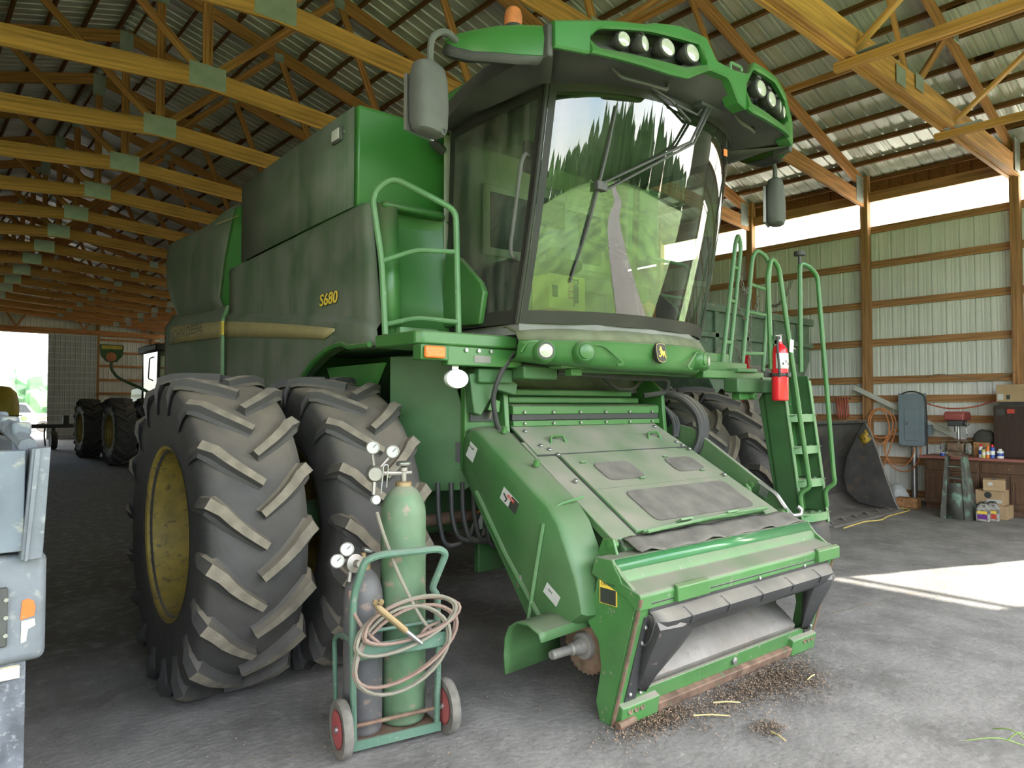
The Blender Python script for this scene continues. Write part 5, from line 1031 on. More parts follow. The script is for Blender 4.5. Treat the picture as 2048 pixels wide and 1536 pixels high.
rg2 = MB().tube([(0, 0, zt2+.035), (-.06, -.04, zt2+.03)], .013, 8).lathe([(.025, -.03), (.046, -.02), (.048, .02), (.02, .03), (.018, .065)], (-.07, -.05, zt2+.02), (.25, -1, .1), 18).tube([(-.07, -.05, zt2+.02), (-.14, -.06, zt2+.05)], .009, 6).tube([(-.07, -.05, zt2+.02), (-.105, -.04, zt2+.08)], .009, 6).tube([(-.08, -.05, zt2+.02), (-.095, -.06, zt2-.07)], .010, 6).build('regulator', 'regulator', g2)
faced(rg2, (-.16, -.075, zt2+.045), (-.45, -1, .2)); faced(rg2, (-.105, -.055, zt2+.095), (-.25, -1, .25))
# twin hose coiled round the cart, torch lying in the tray
th = empty('torch_hose', 'pink and grey twin gas hose coiled loosely around the cart', 'hose', loc=cart.location, rz=ca)
def loop(cx_, cz_, rx, rz, tilt, n=28, y0=-.15, y1=.30):
    out = []
    for i in range(n):
        a = 2*PI*i/n; out.append((cx_+rx*math.cos(a), (-.14 if math.sin(a) < .2 else -.14+.10*(math.sin(a)-.2)), cz_+rz*math.sin(a)+tilt*math.cos(a)))
    return out
for i, (cx_, cz_, rx, rz, tl, m) in enumerate(((.0, .64, .265, .105, .06, 'hose_grey'), (-.02, .52, .25, .19, .05, 'hose_grey'), (.03, .66, .255, .085, .035, 'hose_pink'), (0, .54, .27, .155, .08, 'hose_pink'))):
    MB().tube(loop(cx_, cz_, rx, rz, tl), .0095, 7, closed=True).tube([(p[0]+.004, p[1]-.018, p[2]+.006) for p in loop(cx_, cz_, rx, rz, tl)], .0085, 7, closed=True).build('hose_turn', m, th)
MB().tube(smoothpath([(-.085, .07, 1.19), (-.06, .0, 1.05), (.0, -.06, .86), (.10, -.08, .66), (.16, -.10, .58)], 6), .0095, 7).build('oxygen_lead', 'hose_grey', th)
MB().tube(smoothpath([(-.23, .06, .80), (-.235, -.02, .72), (-.20, -.10, .64), (-.14, -.14, .58)], 6), .0095, 7).build('acetylene_lead', 'hose_pink', th)
MB().tube(smoothpath([(.20, -.09, .62), (.12, -.10, .60), (.07, -.10, .53)], 5), .009, 7).build('hose_tail', 'hose_pink', th)
tor = empty('cutting_torch', 'brass gas torch hanging across the hoses on the cart', 'torch', loc=cart.location, rz=ca)
MB().tube([(-.18, -.19, .79), (-.15, -.19, .755), (-.02, -.185, .635)], [.014, .018, .016], 10).build('handle', 'brass', tor); MB().tube([(-.02, -.185, .635), (.03, -.18, .59), (.07, -.175, .555)], [.012, .012, .008], 8).build('nozzle', 'steel', tor)
for a, p in enumerate(((-.185, -.205, .80), (-.16, -.215, .80))): MB().lathe([(.012, -.01), (.016, 0), (.012, .012)], p, (.2, -.5, .6), 8).build('valve_knob', 'brass', tor)
# ---------------------------------------------------------------- rear corner of a weathered grey truck body at the left edge
mat('grey_worn', (.115, .13, .15), .65, var=.25, vs=5, bump=.15, wear=(.21, .22, .22), wearamt=.28, wears=10); mat('grey_peel', (.10, .12, .145), .65, var=.2, wear=(.26, .26, .22), wearamt=.5, wears=6); mat('orange_tape', (.85, .12, .02), .6, var=.05, wear=(.4, .3, .25), wearamt=.05); mat('cream_tape', (.72, .66, .42), .7, var=.1, wear=(.3, .32, .34), wearamt=.4, wears=18); mat('mud_flap', (.085, .095, .115), .8, var=.35, vs=14, bump=.3, wear=(.17, .18, .20), wearamt=.4, wears=22)
tk = empty('truck_body', 'weathered grey truck body corner with orange tape, cut off at the left edge', 'truck', loc=(.43, 2.98, 0))
MB().box(-2.3, 0, 0, 3.6, .86, 1.235).build('bumper_box', 'grey_worn', tk, bevel=.03, segs=4)
MB().box(-2.25, -.075, -.03, .05, 1.25, 1.595).build('tail_panel', 'grey_peel', tk, bevel=.004)
MB().prism([(-.085, 1.22), (-.022, 1.22), (-.003, 1.605), (-.058, 1.60)], 'y', -.045, .05).build('stake_post', 'grey_worn', tk, bevel=.004)
MB().prism([(-.075, 1.22), (-.066, 1.22), (-.035, 1.60), (-.05, 1.60)], 'y', -.055, -.045).build('post_rib', 'grey_worn', tk)
MB().box(-2.25, -.06, .08, 3.5, 1.235, 1.27).box(-.10, -.06, .1, 3.5, 1.27, 1.62).build('deck', 'grey_worn', tk)
MB().tube([(-.06, .05, 1.605), (-.10, .3, 1.68), (-.15, .9, 1.74)], .03, 8).build('slanted_rail', 'grey_worn', tk)
for i in range(4): MB().box(-.10-.02*i, -.04-.02*i, .12+.14*i, .24+.14*i, 1.64+.018*i, 1.69+.018*i).build('debris', 'grey_peel', tk, bevel=.01)
MB().prism([(-.078, 1.01), (-.073, 1.075), (-.058, 1.08), (-.04, 1.07), (-.034, 1.045), (-.038, 1.018)], 'y', -.0035, .002).build('orange_tape', 'orange_tape', tk); MB().prism([(-.075, .93), (-.074, 1.005), (-.036, 1.008), (-.034, .985), (-.055, .975), (-.06, .935)], 'y', -.003, .002).build('cream_tape', 'cream_tape', tk)
MB().box(-.40, -.115, -.02, .02, .93, 1.13).build('hinge_plate', 'cab_dark', tk, bevel=.006)
for z in (.97, 1.03, 1.09): MB().lathe([(.007, 0), (.007, .003)], (-.121, -.021, z), (0, -1, 0), 10).build('rivet', 'zinc', tk)
MB().box(-2.0, -.055, .03, .06, .02, .86).build('mud_flap', 'mud_flap', tk, bevel=.004); MB().box(-1.2, -.075, .01, .03, .81, .85).build('flap_bar', 'cream_tape', tk)
for x in (-1.9, -.5): MB().lathe([(.28, -.14), (.42, -.15), (.46, -.1), (.46, .1), (.42, .15), (.28, .14)], (x, .9, .46), (1, 0, 0), 30).build('wheel', 'rubber', tk)
# ---------------------------------------------------------------- chaff under the feeder mouth and litter on the floor
cf = MB(); rnd = random.Random(11)
def chaff_at(x, y, s):
    a = rnd.uniform(0, PI); d = Vector((math.cos(a), math.sin(a), 0)); n = Vector((-d.y, d.x, 0)); L0 = s*rnd.uniform(.6, 1.6); W0 = s*.35; z = rnd.uniform(.002, .012); p = Vector((x, y, z))
    cf.add([p-d*L0-n*W0, p+d*L0-n*W0, p+d*L0*.8+n*W0+Vector((0, 0, s*.5)), p-d*L0*.8+n*W0+Vector((0, 0, s*.3))], [(0, 1, 2, 3)])
for cx_, cy_, sx, sy, n in ((3.25, 2.48, .17, .07, 4200), (3.95, 2.38, .30, .10, 5500), (4.35, 2.30, .20, .14, 5500), (3.62, 2.02, .06, .05, 700), (4.6, 2.45, .2, .1, 900), (3.5, 4.6, 1.0, .9, 4000), (2.6, 3.6, 1.2, .8, 700), (4.0, 2.3, .8, .5, 500)):
    for _ in range(n): chaff_at(rnd.gauss(cx_, sx), rnd.gauss(cy_, sy), rnd.uniform(.003, .0075))
cf.build('chaff', 'chaff', kind='stuff', label='scattered brown chaff on the floor below the feeder mouth', smooth=0)
for i in range(9):
    m_ = MB(); 
mat('straw', (.55, .44, .20), .8, var=.2); mat('grass_blade', (.16, .24, .06), .7, var=.2)
for i, (x, y, a, L0, lab) in enumerate(((4.47, 2.20, .1, .12, 'straw stalk beside the right foot of the feeder frame'), (3.50, 2.30, -.75, .20, 'straw stalk across the chaff left of the feeder foot'), (3.72, 2.34, -.7, .16, 'straw stalk nearest below the feeder mouth centre'), (3.55, 1.93, 1.2, .11, 'pale straw stalk lying apart near the bottom of the picture'))):
    d = Vector((math.cos(a), math.sin(a), 0))*L0/2; MB().tube([Vector((x, y, .012))-d, Vector((x, y, .018)), Vector((x, y, .012))+d], .0042, 6).build('straw_stalk', 'straw', label=lab, cat='straw', group='straw stalks on the floor')
gr = empty('grass_tuft', 'green grass blades lying on the floor at the bottom right corner', 'grass', loc=(4.35, 1.0, 0))
for i, (x, y, z) in enumerate(((-.16, .26, .05), (-.05, .10, .09), (.1, .2, .06), (-.12, -.02, .03))): MB().tube(smoothpath([(.05, 0, .005), (x*.5+.03, y*.5, z), (x, y, z*.5)], 4), [.004]*4+[.0035]*4+[.0012], 5).build('blade', 'grass_blade', gr)
b = MB(); q = 0
for i in range(40):
    x = 4.6+i*.07; y = 3.02-.18*i*.07+.012*math.sin(i*2.1)-.0*i; b.box(x, x+.075, y-.004, y+.004, -.001, .0015)
b.build('floor_crack', 'earth', bpy.data.objects['floor'])
# ---------------------------------------------------------------- along the right wall
mat('cabinet_wood', (.085, .040, .020), .45, var=.35, vs=4, stretch=(6, 6, .6), dust=.06); mat('worktop_red', (.28, .07, .06), .5, var=.12, dust=.2); mat('fridge_wood', (.035, .018, .014), .45, var=.35, vs=3, stretch=(20, 20, .6)); mat('panel_grey', (.17, .22, .26), .45, var=.06, dust=.1); mat('cardboard', (.36, .25, .14), .85, var=.1); mat('drill_red', (.28, .02, .03), .35, var=.1, dust=.2); mat('stand_green', (.085, .088, .075), .75, var=.3, vs=6, wear=(.16, .27, .21), wearamt=.62, wears=2.2); mat('jug_dirty', (.34, .33, .30), .6, var=.2, wear=(.05, .05, .05), wearamt=.75, wears=5); mat('hose_orange', (.55, .19, .05), .6, var=.15, dust=.15); mat('hose_red', (.42, .10, .06), .6, var=.15); mat('cord_yellow', (.62, .48, .14), .6, var=.1); mat('pvc', (.55, .55, .52), .6, var=.1, dust=.2); mat('bucket_steel', (.045, .042, .042), .6, metal=.3, var=.35, vs=4, dust=.15, updust=.7, dcol=(.22, .20, .18), wear=(.11, .07, .035), wearamt=.35, wears=3); mat('bucket_yellow', (.42, .27, .03), .6, var=.3, wear=(.05, .045, .04), wearamt=.7, wears=8); mat('blue', (.03, .08, .35), .4, var=.1); mat('canvas', (.055, .052, .045), .9, var=.25); mat('clear_bag', (.45, .48, .48), .35, var=.2, vs=10); mat('wagon_green', (.075, .13, .085), .6, var=.25, vs=5, wear=(.24, .20, .13), wearamt=.3, wears=5, dust=.1); mat('purple', (.13, .03, .22), .5, var=.1)
WX = XR-.10
# electrical panel on its conduit
ep = empty('electrical_panel', 'grey-blue electrical breaker panel mounted on the right wall', 'electrical panel', loc=(13.93, 4.925, 1.02))
MB().box(-.02, .12, -.215, .215, 0, .95).build('housing', 'panel_grey', ep, bevel=.008); d_ = MB().box(-.032, -.02, -.11, .11, .10, .67).build('door', 'panel_grey', ep, bevel=.005); MB().box(-.040, -.03, .05, .08, .38, .43).build('latch', 'steel', d_)
for y, z in ((-.19, .03), (.19, .03), (-.19, .92), (.19, .92)): MB().lathe([(.012, 0), (.012, .008), (.001, .009)], (-.02, y, z), (-1, 0, 0), 8).build('screw', 'zinc', ep)
cd = MB().tube([(14.03, 4.925, 0), (14.03, 4.925, 1.02)], .05, 12).build('conduit', 'steel', label='upright steel conduit below the electrical panel', cat='conduit')
cv = MB().tube(smoothpath([(13.93, 5.12, 1.92), (13.91, 5.02, 1.985), (13.90, 4.86, 2.0), (13.90, 4.70, 1.92), (13.90, 4.665, 1.70), (13.90, 4.66, 1.2), (13.90, 4.665, .885)], 6), .013, 8).build('cable', 'hose_black', label='black cable arching over the electrical panel', cat='cable')
db = MB().box(13.98, 14.06, 4.61, 4.71, 1.22, 1.40).build('disconnect_box', 'panel_grey', label='small grey switch box right of the electrical panel', cat='switch', bevel=.008)
# long white trunking leaning behind the girts
MB().box(-1.06, 1.06, -.045, .045, -.02, .02, frame((14.07, 5.05, 1.62), (0, -1.87, -.95), (0, -.95, 1.87)) @ Matrix.Rotation(0, 4, 'X')).build('trunking', 'pvc', label='white plastic trunking leaning diagonally on the right wall', cat='trunking', bevel=.006)
# hoses on the wall
hh = empty('air_hose', 'bundle of red hose hanging on the wall post behind the loader bucket', 'hose', loc=(14.066, 6.2, 1.9))
for i in range(5): MB().tube(bent([(0, -.10+.05*i, -.02), (-.05, -.10+.05*i, .02), (-.03, -.12+.05*i, -.35-.05*(i % 2)), (.0, -.07+.05*i, -.38-.05*(i % 2)), (.0, -.06+.05*i, -.02)], .05), .011, 7).build('hose_turn', 'hose_red', hh)
MB().box(-.03, .03, -.13, .15, -.02, .0).build('hook', 'steel_rusty', hh)
oh = empty('orange_hose', 'loose coils of orange hose hanging left of the electrical panel', 'hose', loc=(14.0, 5.4, 1.3))
def ring_loop(cy, cz, ry, rz, n=26, ph=0): return [(-.02-.012*math.sin(3*a+ph), cy+ry*math.cos(a), cz+rz*math.sin(a)) for a in (2*PI*i/n for i in range(n))]
for i, (cy, cz, ry, rz) in enumerate(((.08, .12, .22, .28), (.10, .05, .17, .33), (-.30, -.38, .30, .38), (-.24, -.32, .26, .34))): MB().tube(ring_loop(cy, cz, ry, rz, ph=i), .013, 7, closed=True).build('hose_turn', 'hose_orange', oh)
MB().tube(smoothpath([(-.03, .16, .38), (-.03, -.10, .32), (-.03, -.20, .10), (-.03, -.10, -.30), (-.03, .12, -.90)], 6), .011, 7).build('hose_tail', 'hose_orange', oh)
MB().tube(smoothpath([(14.03, 4.72, 1.79), (14.01, 4.35, 1.70), (14.01, 3.95, 1.73), (14.03, 3.60, 1.86), (14.03, 3.42, 1.93)], 6), .013, 7).build('air_line', 'hose_red', label='red air line sagging from the panel towards the fridge', cat='hose')
MB().tube(smoothpath([(14.07, 4.72, 2.27), (14.0, 4.45, 2.30), (14.0, 4.0, 2.22), (14.0, 3.7, 2.18), (14.07, 3.36, 2.32)], 6), .007, 6).build('wire', 'hose_grey', label='thin grey wire drooping along the girt above the bench', cat='wire')
# bench: a row of base cabinets and one red worktop
def cabinet(y0, y1, lab):
    c = empty('base_cabinet', lab, 'cabinet', 'dark wooden base cabinets under the red worktop', loc=(13.32, (y0+y1)/2, 0)); w2 = (y1-y0)/2-.004
    MB().box(.0, .60, -w2, w2, .10, .855).box(.06, .60, -w2, w2, 0, .10).build('body', 'cabinet_wood', c)
    dr = MB().box(-.02, 0, -w2+.03, w2-.03, .66, .82).build('drawer', 'cabinet_wood', c, bevel=.006); MB().lathe([(.012, 0), (.016, .012), (.012, .02), (.001, .022)], (-.02, 0, .74), (-1, 0, 0), 10).build('knob', 'brass', dr)
    for s in (-1, 1):
        ym = s*w2/2; dd = MB().box(-.02, 0, ym-w2/2+.03, ym+w2/2-.015, .12, .62).build('cabinet_door', 'cabinet_wood', c, bevel=.006); MB().box(-.028, -.018, ym-w2/2+.09, ym+w2/2-.075, .20, .54).build('raised_field', 'cabinet_wood', dd, bevel=.006); MB().tube(bent([(-.02, ym-s*(w2/2-.06), .50), (-.045, ym-s*(w2/2-.06), .49), (-.045, ym-s*(w2/2-.06), .41), (-.02, ym-s*(w2/2-.06), .40)], .01), .006, 6).build('handle', 'brass', dd)
cabinet(3.70, 4.52, 'dark wooden base cabinet behind the grinder stand'); cabinet(2.88, 3.70, 'dark wooden base cabinet behind the stacked cardboard boxes')
MB().box(13.26, 13.95, 2.86, 4.58, .857, .90).build('worktop', 'worktop_red', label='long worktop with red front edge on the wooden cabinets', cat='worktop', bevel=.006)
fr = empty('mini_fridge', 'dark brown wood-grain mini fridge standing on the bench', 'fridge', loc=(13.55, 3.28, .902))
MB().box(.03, .38, -.27, .27, 0, .855).build('cabinet', 'black_plastic', fr, bevel=.01); MB().box(0, .03, -.27, .27, .01, .83).build('door', 'fridge_wood', fr, bevel=.006); MB().box(-.004, 0, .12, .23, .69, .79).build('handle_recess', 'cab_dark', fr); MB().box(-.004, 0, -.02, .08, .72, .79).build('red_sticker', 'red_decal', fr)
bf = empty('cardboard_box', 'long cardboard box with white shipping label on top of the fridge', 'box', loc=(13.60, 3.2, 1.76)); MB().box(0, .30, -.32, .32, .05, .33).build('carton', 'cardboard', bf, bevel=.004); MB().box(-.003, 0, .22, .30, .08, .18).build('shipping_label', 'white_decal', bf); MB().box(-.003, 0, .13, .18, .09, .16).build('print', 'decal_dark', bf); MB().box(.02, .28, -.30, .25, 0, .05).build('black_mat', 'hose_black', bf)
# drill press
dp = empty('drill_press', 'red bench drill press standing behind the grinder', 'drill press', loc=(13.62, 4.10, .902))
MB().box(-.20, .16, -.12, .12, 0, .03).build('base', 'steel_rusty', dp, bevel=.006); MB().tube([(.06, 0, .03), (.06, 0, .62)], .028, 12).build('column', 'steel', dp); MB().box(-.22, .08, -.21, .21, .245, .275).build('table', 'steel_rusty', dp, bevel=.006)
hd = MB().prism([(-.17, .60), (.22, .60), (.24, .68), (.18, .745), (-.12, .745), (-.18, .70)], 'y', -.15, .15).build('head', 'drill_red', dp, bevel=.02); MB().box(-.12, .14, -.11, .11, .50, .60).build('motor_body', 'cab_dark', hd, bevel=.015); MB().tube([(-.06, 0, .50), (-.06, 0, .40)], [.03, .018], 10).build('chuck', 'steel', hd)
for a in (.4, 2.5, 4.6): MB().tube([(.0, -.13, .48), (.0+.10*math.cos(a), -.15, .48+.12*math.sin(a))], .007, 6).sphere((.10*math.cos(a), -.15, .48+.12*math.sin(a)), .016, 8).build('feed_lever', 'steel', hd)
# bench grinder on its tapered stand
gs = empty('grinder_stand', 'tapered pale green steel stand carrying a bench grinder', 'stand', loc=(12.50, 3.77, 0))
for s in (-1, 1):
    MB().prism([(s*.21, 0), (s*.13, 0), (s*.085, .96), (s*.125, .96)], 'x', -.14, -.125).build('front_leg', 'stand_green', gs); MB().add([(-.14, s*.21, 0), (.15, s*.24, 0), (.08, s*.125, .96), (-.14, s*.125, .96)], [(0, 1, 2, 3)]).build('side_plate', 'stand_green', gs, solid=.01)
MB().add([(-.12, -.12, 0), (-.12, .12, 0), (-.115, .085, .55), (-.115, -.085, .55)], [(0, 1, 2, 3)]).build('front_plate', 'stand_green', gs, solid=.008)
for z, hw in ((.62, .115), (.80, .105)): MB().box(-.142, .08, -hw, hw, z, z+.015).build('cross_bar', 'stand_green', gs)
MB().box(-.15, .10, -.13, .13, .96, .975).build('top_plate', 'steel_rusty', gs, bevel=.003)
bg_ = empty('bench_grinder', 'rusty bench grinder bolted on the tapered stand', 'grinder', loc=(12.46, 3.77, .976))
MB().lathe([(.06, -.12), (.078, -.10), (.08, 0), (.078, .10), (.06, .12)], (0, 0, .115), (0, 1, 0), 20).build('motor', 'steel_rusty', bg_); MB().prism([(-.08, 0), (.08, 0), (.05, .06), (-.05, .06)], 'y', -.09, .09).build('foot', 'steel_rusty', bg_)
for s, r in ((-1, .085), (1, .075)): MB().lathe([(r*.3, -.02), (r, -.018), (r, .018), (r*.3, .02)], (0, s*.17, .115), (0, 1, 0), 24).build('grinding_wheel', 'cab_grey', bg_); MB().tube([(0, s*.12, .115), (0, s*.20, .115)], .014, 8).build('spindle', 'steel', bg_)
# cans, bottles, bag on the bench
def can(name, x, y, r, h, body, cap, lab, z=.902):
    c = empty(name, lab, 'can' if 'can' in name else 'bottle', loc=(x, y, z)); MB().lathe([(r, 0), (r, h*.72), (r*.75, h*.80), (r*.5, h*.82)], (0, 0, 0), (0, 0, 1), 16).build('body', body, c); MB().lathe([(r*.52, h*.80), (r*.52, h*.98), (r*.4, h)], (0, 0, 0), (0, 0, 1), 14).build('cap', cap, c)
    MB().lathe([(r*1.01, h*.25), (r*1.01, h*.55)], (0, 0, 0), (0, 0, 1), 16).build('label', 'label_white' if body != 'label_white' else 'blue', c)
can('spray_bottle', 13.34, 4.24, .036, .21, 'blue', 'label_white', 'blue and white bottle on the bench left of the grinder')
can('spray_can', 13.42, 3.70, .034, .22, 'label_white', 'ext_red', 'white spray can with red cap, leftmost in the group beside the fridge'); can('spray_can', 13.36, 3.645, .029, .17, 'carton_yellow', 'cab_dark', 'yellow and black can in the group beside the fridge'); can('spray_can', 13.35, 3.582, .031, .20, 'carton_orange', 'carton_orange', 'plain orange spray can in the group beside the fridge'); can('spray_can', 13.34, 3.52, .036, .22, 'blue', 'ext_red', 'blue and white spray can with red cap beside the fridge'); can('paint_can', 13.44, 3.44, .05, .15, 'label_white', 'label_white', 'short white tub standing closest to the fridge')
wb = MB().box(13.60, 13.86, 3.63, 3.86, .902, 1.14).build('wooden_box', 'wall_timber', label='small wooden box behind the spray cans', cat='box', bevel=.004)
tb = empty('tool_bag', 'dark canvas tool bag on the wooden box beside the fridge', 'bag', loc=(13.73, 3.73, 1.142)); c = []
for z, wy_, wx in ((0, .15, .10), (.05, .165, .11), (.12, .15, .10), (.18, .10, .06), (.205, .06, .03)): c.append([(wx*math.copysign(abs(math.cos(q))**.7, math.cos(q)), wy_*math.copysign(abs(math.sin(q))**.7, math.sin(q)), z) for q in (2*PI*k/16 for k in range(16))])
MB().loft(c, closed=True, capends=True).build('sack', 'canvas', tb); MB().tube(smoothpath([(-.05, -.10, .15), (-.08, -.04, .20), (-.08, .04, .20), (-.05, .10, .15)], 4), .008, 6).build('strap', 'canvas', tb)
# on the floor by the cabinets
def carton(x0, x1, y0, y1, z0, z1, lab, rz=0):
    c = empty('cardboard_box', lab, 'box', 'cardboard boxes stacked before the cabinets', loc=((x0+x1)/2, (y0+y1)/2, z0), rz=rz); a, b_, h = (x1-x0)/2, (y1-y0)/2, z1-z0
    MB().box(-a, a, -b_, b_, 0, h).build('carton', 'cardboard', c, bevel=.003); MB().box(-a-.002, a+.002, -.025, .025, h-.001, h+.002).build('tape', 'hose_grey', c); return c
carton(12.86, 13.22, 3.22, 3.46, 0, .20, 'small plain cardboard box at the bottom of the stack by the cabinets')
k_ = carton(12.88, 13.24, 3.28, 3.64, .203, .43, 'middle cardboard box with a round dark logo and white strip'); MB().box(-.184, -.180, -.17, .03, .04, .09).build('white_strip', 'white_decal', k_); MB().lathe([(.05, 0), (.05, .003), (.001, .0032)], (-.18, .01, .155), (-1, 0, 0), 20).build('logo', 'decal_dark', k_)
k_ = carton(12.84, 13.16, 3.27, 3.56, .433, .60, 'topmost small cardboard box with white label on the stack', .25); MB().box(-.163, -.160, .02, .08, .08, .13).build('label', 'white_decal', k_)
def jug(x, y, lab, lm):
    j = empty('oil_jug', lab, 'jug', 'dirty plastic jugs beside the boxes', loc=(x, y, 0)); MB().prism([(-.085, 0), (.085, 0), (.09, .03), (.09, .17), (.06, .25), (.02, .27), (-.05, .27), (-.09, .20), (-.09, .03)], 'x', -.05, .05).build('body', 'jug_dirty', j, bevel=.015, segs=3); MB().tube(bent([(0, -.05, .255), (0, -.04, .295), (0, .05, .285), (0, .085, .20)], .03), .012, 8).build('grip', 'cab_dark', j); MB().lathe([(.024, 0), (.024, .03)], (0, -.02, .27), (0, 0, 1), 12).build('cap', 'cab_dark', j); MB().box(-.053, -.05, -.065, .065, .04, .11).build('lower_label', lm, j); MB().box(-.053, -.05, -.065, .065, .12, .16).build('upper_label', 'yellow_decal', j)
jug(12.45, 3.42, 'dirty white jug with purple and yellow label beside the grinder stand', 'purple'); jug(12.60, 3.34, 'half-hidden white jug behind the purple-labelled one', 'red_decal')
MB().box(13.10, 13.28, 4.56, 4.90, 0, .17).build('wood_block', 'wall_timber', label='short block of wood on the floor below the panel', cat='wood', bevel=.004)
pb = MB(); c = []; rnd = random.Random(5)
for z, r in ((0, .17), (.06, .20), (.16, .17), (.26, .11), (.33, .05)): c.append([(13.62+r*.8*math.cos(q)*rnd.uniform(.75, 1.2), 5.06+r*math.sin(q)*rnd.uniform(.75, 1.2), z+rnd.uniform(0, .02)) for q in (2*PI*k/14 for k in range(14))])
pb.loft(c, closed=True, capends=True).build('plastic_sack', 'clear_bag', label='crumpled clear plastic sack at the foot of the right wall', cat='sack')
MB().tube(smoothpath([(10.2, 4.52, .012), (11.0, 4.56, .012), (11.35, 4.47, .012), (11.8, 4.54, .012), (12.2, 4.55, .012), (12.80, 4.58, .012), (12.92, 4.80, .012), (12.90, 5.1, .012)], 6), .010, 6).build('extension_cord', 'cord_yellow', label='yellow extension cord lying in front of the loader bucket', cat='cord')
# loader bucket, mouth towards the viewer
lbk = empty('loader_bucket', 'worn black steel loader bucket resting on the floor by the wall', 'bucket', loc=(11.45, 4.75, 0))
pr = [(.0, .02), (.35, .03), (.62, .08), (.80, .24), (.86, .50), (.80, .85), (.66, 1.15), (.50, 1.46)]
MB().loft([[(x, y, z) for y, z in pr] for x in (-1.25, -.6, 0, .6, 1.25)]).build('shell', 'bucket_steel', lbk, solid=.025)
for s in (-1, 1): MB().prism([(-.05, 0), (.35, .0), (.64, .05), (.83, .22), (.89, .50), (.83, .86), (.68, 1.17), (.50, 1.48), (.40, 1.30), (.28, .95), (.16, .55), (.02, .14)], 'x', s*1.25, s*1.275).build('side_plate', 'bucket_steel', lbk); MB().tube([(s*1.262, y, z) for y, z in ((.50, 1.48), (.40, 1.30), (.28, .95), (.16, .55), (.02, .14), (-.05, .01))], .016, 6).build('wear_edge', 'steel_dusty', lbk)
MB().prism([(-.12, .0), (.10, .0), (.10, .035), (-.10, .02)], 'x', -1.28, 1.28).build('cutting_edge', 'steel_dusty', lbk)
for i in range(6): MB().prism([(-.02, .02), (.12, .03), (.06, .07)], 'x', -1.1+i*.42, -1.04+i*.42).build('tooth_adapter', 'bucket_steel', lbk)
MB().add([(1.248, .47, 1.34), (1.248, .60, 1.20), (1.248, .50, 1.06), (1.248, .37, 1.18)], [(0, 1, 2, 3)]).build('yellow_mark', 'bucket_yellow', lbk, solid=.003)
MB().box(-1.27, 1.27, .44, .54, 1.45, 1.50).build('top_bar', 'bucket_steel', lbk, bevel=.008)
# grain wagon behind the combine's ladder side
wg = empty('grain_wagon', 'faded green grain wagon box half hidden behind the combine ladder', 'wagon', loc=(10.75, 6.1, 0))
MB().prism([(-1.75, 3.28), (1.75, 3.28), (1.75, 2.55), (.9, 1.45), (-.9, 1.45), (-1.75, 2.55)], 'y', 0, 3.2).build('box', 'wagon_green', wg, bevel=.01)
MB().box(-1.80, 1.80, -.06, .0, 3.18, 3.30).build('top_rail', 'wagon_green', wg, bevel=.01); MB().box(-1.80, 1.80, -.05, .0, 2.78, 2.86).build('mid_rail', 'wagon_green', wg, bevel=.01)
for x in (-1.3, -.45, .45, 1.3): MB().box(x-.05, x+.05, -.05, .0, 2.5, 3.18).build('stake', 'wagon_green', wg, bevel=.006)
MB().box(-.35, .35, -.04, .0, 1.6, 2.4).build('chute_door', 'steel_dusty', wg, bevel=.01); MB().box(-.55, -.50, -.12, .0, 1.0, 2.6).box(.2, .5, -.1, -.05, 1.35, 1.7).build('gate_lever', 'ext_red', wg)
MB().box(-.8, .8, .3, 2.9, .85, 1.0).box(-.7, .7, .4, .6, 1.0, 1.5).box(-.7, .7, 2.5, 2.7, 1.0, 1.5).build('running_gear', 'wagon_green', wg)
for x in (-1.0, 1.0):
    for y in (.5, 2.7): MB().lathe([(.20, -.12), (.40, -.14), (.45, -.09), (.45, .09), (.40, .14), (.20, .12)], (x, y, .45), (1, 0, 0), 28).build('wheel', 'rubber', wg)
# ---------------------------------------------------------------- at the far left: tractor, sprayer tank, toolbar, pickup outside
mat('tractor_green', (.012, .06, .016), .4, var=.1, dust=.08); mat('tank_yellow', (.52, .40, .05), .45, var=.1, dust=.1)
tc_ = empty('tractor', 'green four-wheel-drive tractor with dual tires parked deep in the shed', 'tractor', loc=(7.3, 25.6, 0))
LUGS = MB()
for s in (1, -1):
    me = LUG[s]
    for i in range(NL): LUGS.add([v.co for v in me.vertices], [list(p.vertices) for p in me.polygons], Matrix.Rotation(-(i+(.5 if s > 0 else 0))*2*PI/NL, 4, 'X'))
LUGS = LUGS.mesh('tire_tread', 'rubber', 30)
for y in (-2.2, 2.1):
    for x in (-2.2, -1.42, 1.42, 2.2):
        t = link('tire', TIRE, tc_, loc=(x, y, .98)); link('tire_tread', LUGS, t, kind='stuff'); link('wheel_rim', RIM[-1 if x < 0 else 1], tc_, loc=(x, y, .98))
    MB().box(-1.9, 1.9, y-.15, y+.15, .83, 1.13).build('axle', 'tractor_green', tc_)
MB().box(-.45, .45, -2.9, 3.4, .9, 1.45).build('chassis', 'tractor_green', tc_); 
MB().prism([(.7, 1.4), (.7, 2.35), (1.2, 2.5), (3.9, 2.35), (4.0, 1.5)], 'x', -.5, .5).build('hood', 'tractor_green', tc_, bevel=.05); MB().box(-.505, .505, 1.4, 3.8, 2.05, 2.15).build('hood_stripe', 'yellow_paint', tc_)
cbn = MB().box(-.95, .95, -1.3, .55, 1.55, 2.0).build('cab_base', 'tractor_green', tc_, bevel=.03); MB().prism([(-1.05, -1.45), (1.05, -1.45), (1.05, .75), (-1.05, .75)], 'z', 3.48, 3.72).build('cab_roof', 'cab_dark', tc_, bevel=.06)
